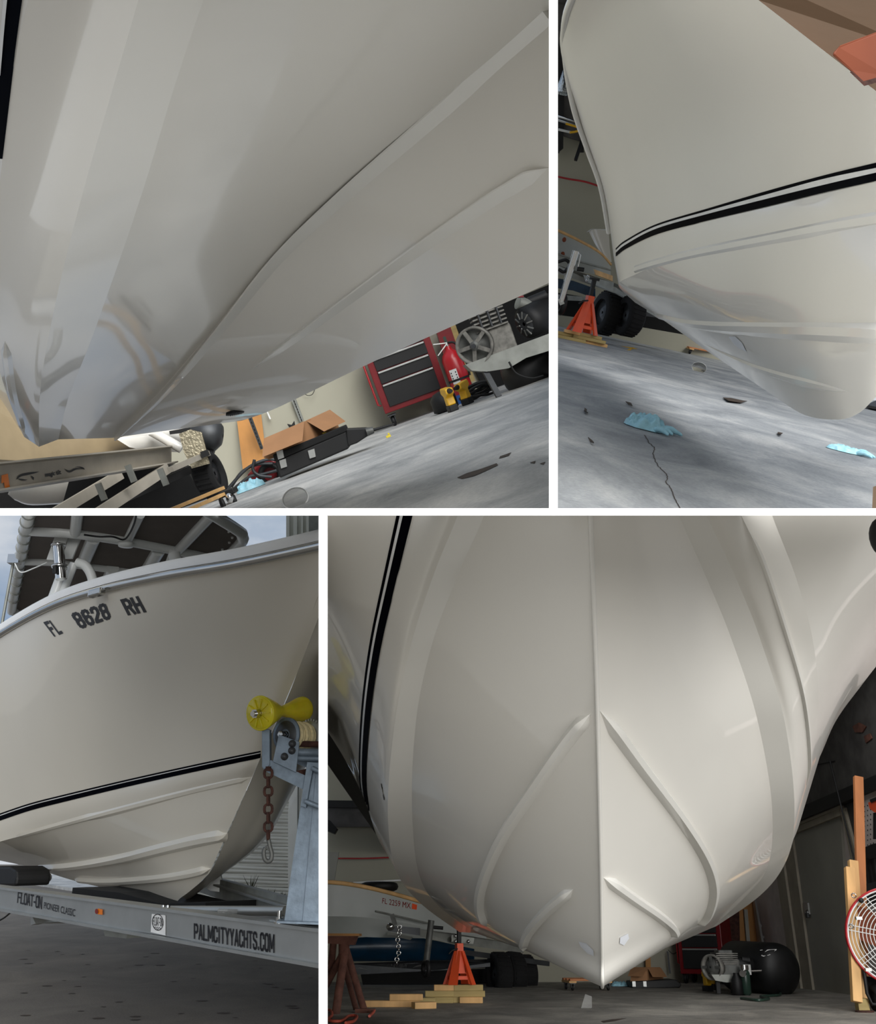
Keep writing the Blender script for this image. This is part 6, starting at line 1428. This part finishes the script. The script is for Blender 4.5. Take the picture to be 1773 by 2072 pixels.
marks('emblem', [[(712, 1962), (728, 1957), (746, 1963), (728, 1960)]], sr, t, 'clear_plastic'); marks('emblem', [[(835, 1958), (848, 1952), (858, 1953), (846, 1956)]], sr, t, 'clear_plastic')
pb('axle', MB().beam(YP(b, 880, 1952, 13.9), YP(b, 1040, 1948, 14.4), .08, .10), 'black', t)
for i, (x, y_, R_) in enumerate(((1010, 1972, .26), (1040, 1970, .26), (1062, 1972, .24))):
    wheel(t, YP(b, x, y_, 13.9 + i * .3), (1, .35, 0), R_, .2, 'black')
single(b, 'cross_rail', 'dark frame rail crossing in shadow behind the dark tyres', 'rail', MB().beam(YP(b, 930, 1926, 13.7), YP(b, 1110, 1950, 14.4), .05, .06), 'steel_dark', YP(b, 1020, 1940, 14))
single(b, 'shade_backdrop', 'black crate added for the shade under the lettered trailer rail', 'backdrop', polyY(b, [(730, 1972), (735, 1996), (990, 1990), (990, 1960)], 14.6, .3), 'black_matte', YP(b, 860, 1993, 14.6))  # another black block, standing in for shade below this rail
# ---- rusty stand with wooden top
q = ZP(b, 690, 2050); yy = q.y
t = th(b, 'boat_stand', 'rusty four-legged boat stand with wooden top at the left frame edge', 'stand', q)
pb('top_pad', polyY(b, [(600, 1893), (600, 1888), (727, 1889), (727, 1894)], yy - .1, .3), 'plywood', t, 'wooden pad')
pb('top_frame', polyY(b, [(600, 1894), (722, 1894), (716, 1912), (600, 1906)], yy - .05, .2), 'rust_paint', t)
for (x0, y0, d0_), (x1, y1, d1_), r_ in (((700, 1908, 0), (678, 2062, -.1), .035), ((698, 1912, 0), (738, 2048, .15), .03), ((690, 1930, .1), (722, 2046, .4), .025), ((694, 1930, 0), (640, 2030, .2), .03), ((675, 1905, .05), (668, 1980, .2), .03)):
    pb('leg', MB().cyl(YP(b, x0, y0, yy + d0_), YP(b, x1, y1, yy + d1_), r_), 'rust_paint', t)
pb('post', MB().cyl(YP(b, 696, 1905, yy), YP(b, 696, 1940, yy), .045), 'rust_paint', t)
pb('foot_plate', MB().box(ZP(b, 738, 2050) + Vector((0, .05, .015)), (.16, .1, .03)), 'rust_paint', t)
single(b, 'extension_cable', 'red extension cable looping over floor at bottom left corner', 'cable', MB().tube(crom([ZP(b, x, y_, .014) for x, y_ in ((650, 2046), (668, 2044), (672, 2054), (664, 2064), (690, 2066), (706, 2056), (722, 2056), (716, 2066), (700, 2070))], 60), .011, 8), 'cable_orange', ZP(b, 690, 2060))
single(b, 'extension_cable', 'short end of red cable beside the boat stand foot', 'cable', MB().tube(crom([ZP(b, x, y_, .014) for x, y_ in ((748, 2056), (756, 2048), (758, 2044))], 12), .011, 8), 'cable_orange', ZP(b, 754, 2050))
# ---- timber blocks and jack stand
yj = ZP(b, 930, 2029).y
for px, dy, lx, z, rz, mt, lb_ in ((792, -.62, .52, 0, .05, 'pine', 'long pale timber block lying furthest left on the floor'), (858, -.86, .20, 0, .35, 'pine', 'short pale timber block lying in front of the longer one'), (822, -.62, .30, .0525, .04, 'pine', 'pale timber block resting on top of the long left one'),
        (842, -.18, .36, .0, .05, 'treated_wood', 'darker timber block behind the pale ones on the floor'), (890, -.02, .26, 0, -.08, 'treated_wood', 'timber block left of jack stand, lowest layer'), (925, .02, .22, 0, .06, 'treated_wood', 'timber block directly below jack stand, lowest layer'), (954, -.03, .22, 0, -.05, 'pine', 'short block end right of jack stand on the floor'),
        (896, .0, .34, .0525, .05, 'treated_wood', 'second layer timber block left under the jack stand'), (946, .0, .34, .0525, -.04, 'treated_wood', 'second layer timber block right under the jack stand'), (908, .0, .28, .105, 0, 'pine', 'top timber block beneath left foot of jack stand'), (948, .0, .28, .105, .03, 'treated_wood', 'top timber block beneath right foot of jack stand')):
    wood_block(b, px, 2029, yj + dy, lx, .052, z, rz, lb_, mt, 'timber blocks around the jack stand')
jack_stand(b, (YP(b, 930, 2010, yj).x, yj, .1575), .35, .90, 'orange jack stand on timber blocks left of keel, lower right view')
# ---- far left wall: hose, panel, roof light, beams
single(b, 'air_hose', 'thin red hose strung along wall above the lettered skiff', 'hose', tubeY(b, [(640, 1738), (686, 1737), (740, 1737), (790, 1735), (830, 1734)], yk - .03, .012, 16, 6), 'red_hose', YP(b, 740, 1737, yk))
single(b, 'wall_panel', 'pale board standing against the wall at the left edge', 'board', polyY(b, [(600, 1724), (686, 1724), (676, 1786), (600, 1790)], yk - .3, .04), 'door_paint', YP(b, 660, 1786, yk - .3))
single(b, 'wall_strip', 'thin white strip along wall just above the skiff', 'strip', MB().beam(YP(b, 715, 1786, yk - .1), YP(b, 830, 1780, yk - .1), .02, .02), 'white_stripe', YP(b, 760, 1784, yk - .1))
struct(b, 'trim_5', polyY(b, [(560, 1634), (900, 1634), (900, 1673), (560, 1673)], yk - .05, .05), 'dark_foil')
struct(b, 'beam_1', MB().beam(LP(b, 600, 1380, 8.5), LP(b, 800, 1700, 14.5), .22, .30), 'black')
struct(b, 'beam_2', MB().beam(YP(b, 560, 1626, yk - .3), YP(b, 900, 1630, yk - .3), .1, .10), 'black')
rl_ = struct(b, 'window_1', MB().prism([ZP(b, 640, 1500, 3.35), ZP(b, 640, 1557, 3.35), ZP(b, 690, 1557, 3.35), ZP(b, 690, 1500, 3.35)], (0, 0, .01)), 'sky_panel')
for i in range(8):
    part('corrugation', MB().cyl(ZP(b, 640, 1503 + i * 7, 3.345), ZP(b, 690, 1504 + i * 7, 3.345), .03, n=8), 'sky_panel', rl_)
single(b, 'wall_lamp', 'black lamp bracket high on the wall at the left edge', 'bracket', polyY(b, [(640, 1652), (668, 1660), (682, 1676), (676, 1686), (650, 1676)], yk - .4, .2), 'black', YP(b, 668, 1670, yk - .1))
floor_mark(b, 'crack', [[(1216, 2066), (1240, 2062), (1268, 2060), (1244, 2066), (1222, 2069)]], 'leaf', floor4)
q = ZP(b, 1176, 2040)
single(b, 'plastic_scrap', 'small clear plastic scrap standing on the floor in front of the keel', 'scrap', MB().prism([q, q + Vector((.10, .03, 0)), q + Vector((.11, .06, .09)), q + Vector((.05, .05, .11))], (0, .003, 0)), 'clear_plastic', q)
# ------------------------------------------------------------------ trim everything to its own bay, where the partitions stand
bpy.context.view_layer.update()
def bay_planes(b):                                   # inward normals of the partition planes through the eye
    v = (ray(1120, 0).cross(ray(1120, 1036)) if b in (1, 2) else ray(654, 1036).cross(ray(654, 2072))).normalized()
    hgt = ray(0, 1035.8).cross(ray(1773, 1035.8)).normalized()
    inside = {1: (555, 514), 2: (1450, 514), 3: (322, 1560), 4: (1218, 1560)}[b]
    r = ray(*inside)
    return [n if n.dot(r) > 0 else -n for n in (v, hgt)]
def trim(o, b):
    me = o.data; mw = o.matrix_world
    for n in bay_planes(b):
        dist = [n.dot(mw @ v.co - EYE) for v in me.vertices]
        if not dist or min(dist) >= -1e-4: continue
        if me.users > 1: me = me.copy(); o.data = me
        li = mw.inverted(); ln = (mw.to_3x3().transposed() @ n).normalized()
        bm = bmesh.new(); bm.from_mesh(me)
        r = bmesh.ops.bisect_plane(bm, geom=bm.verts[:] + bm.edges[:] + bm.faces[:], plane_co=li @ EYE, plane_no=ln, clear_inner=True)
        ed = [x for x in r['geom_cut'] if isinstance(x, bmesh.types.BMEdge) and x.is_boundary]
        if ed and not o.name.startswith(('hull', 'topside', 'chine_flat', 'gunwale')):
            try: bmesh.ops.holes_fill(bm, edges=ed)
            except Exception: pass
        bm.to_mesh(me); bm.free()
def bay_of(o):
    while o:
        if o in BAYOF: return BAYOF[o]
        o = o.parent
for o in list(sc.objects):
    if o.type == 'MESH':
        b = bay_of(o)
        if b:
            trim(o, b)
            if len(o.data.polygons) == 0: bpy.data.objects.remove(o)
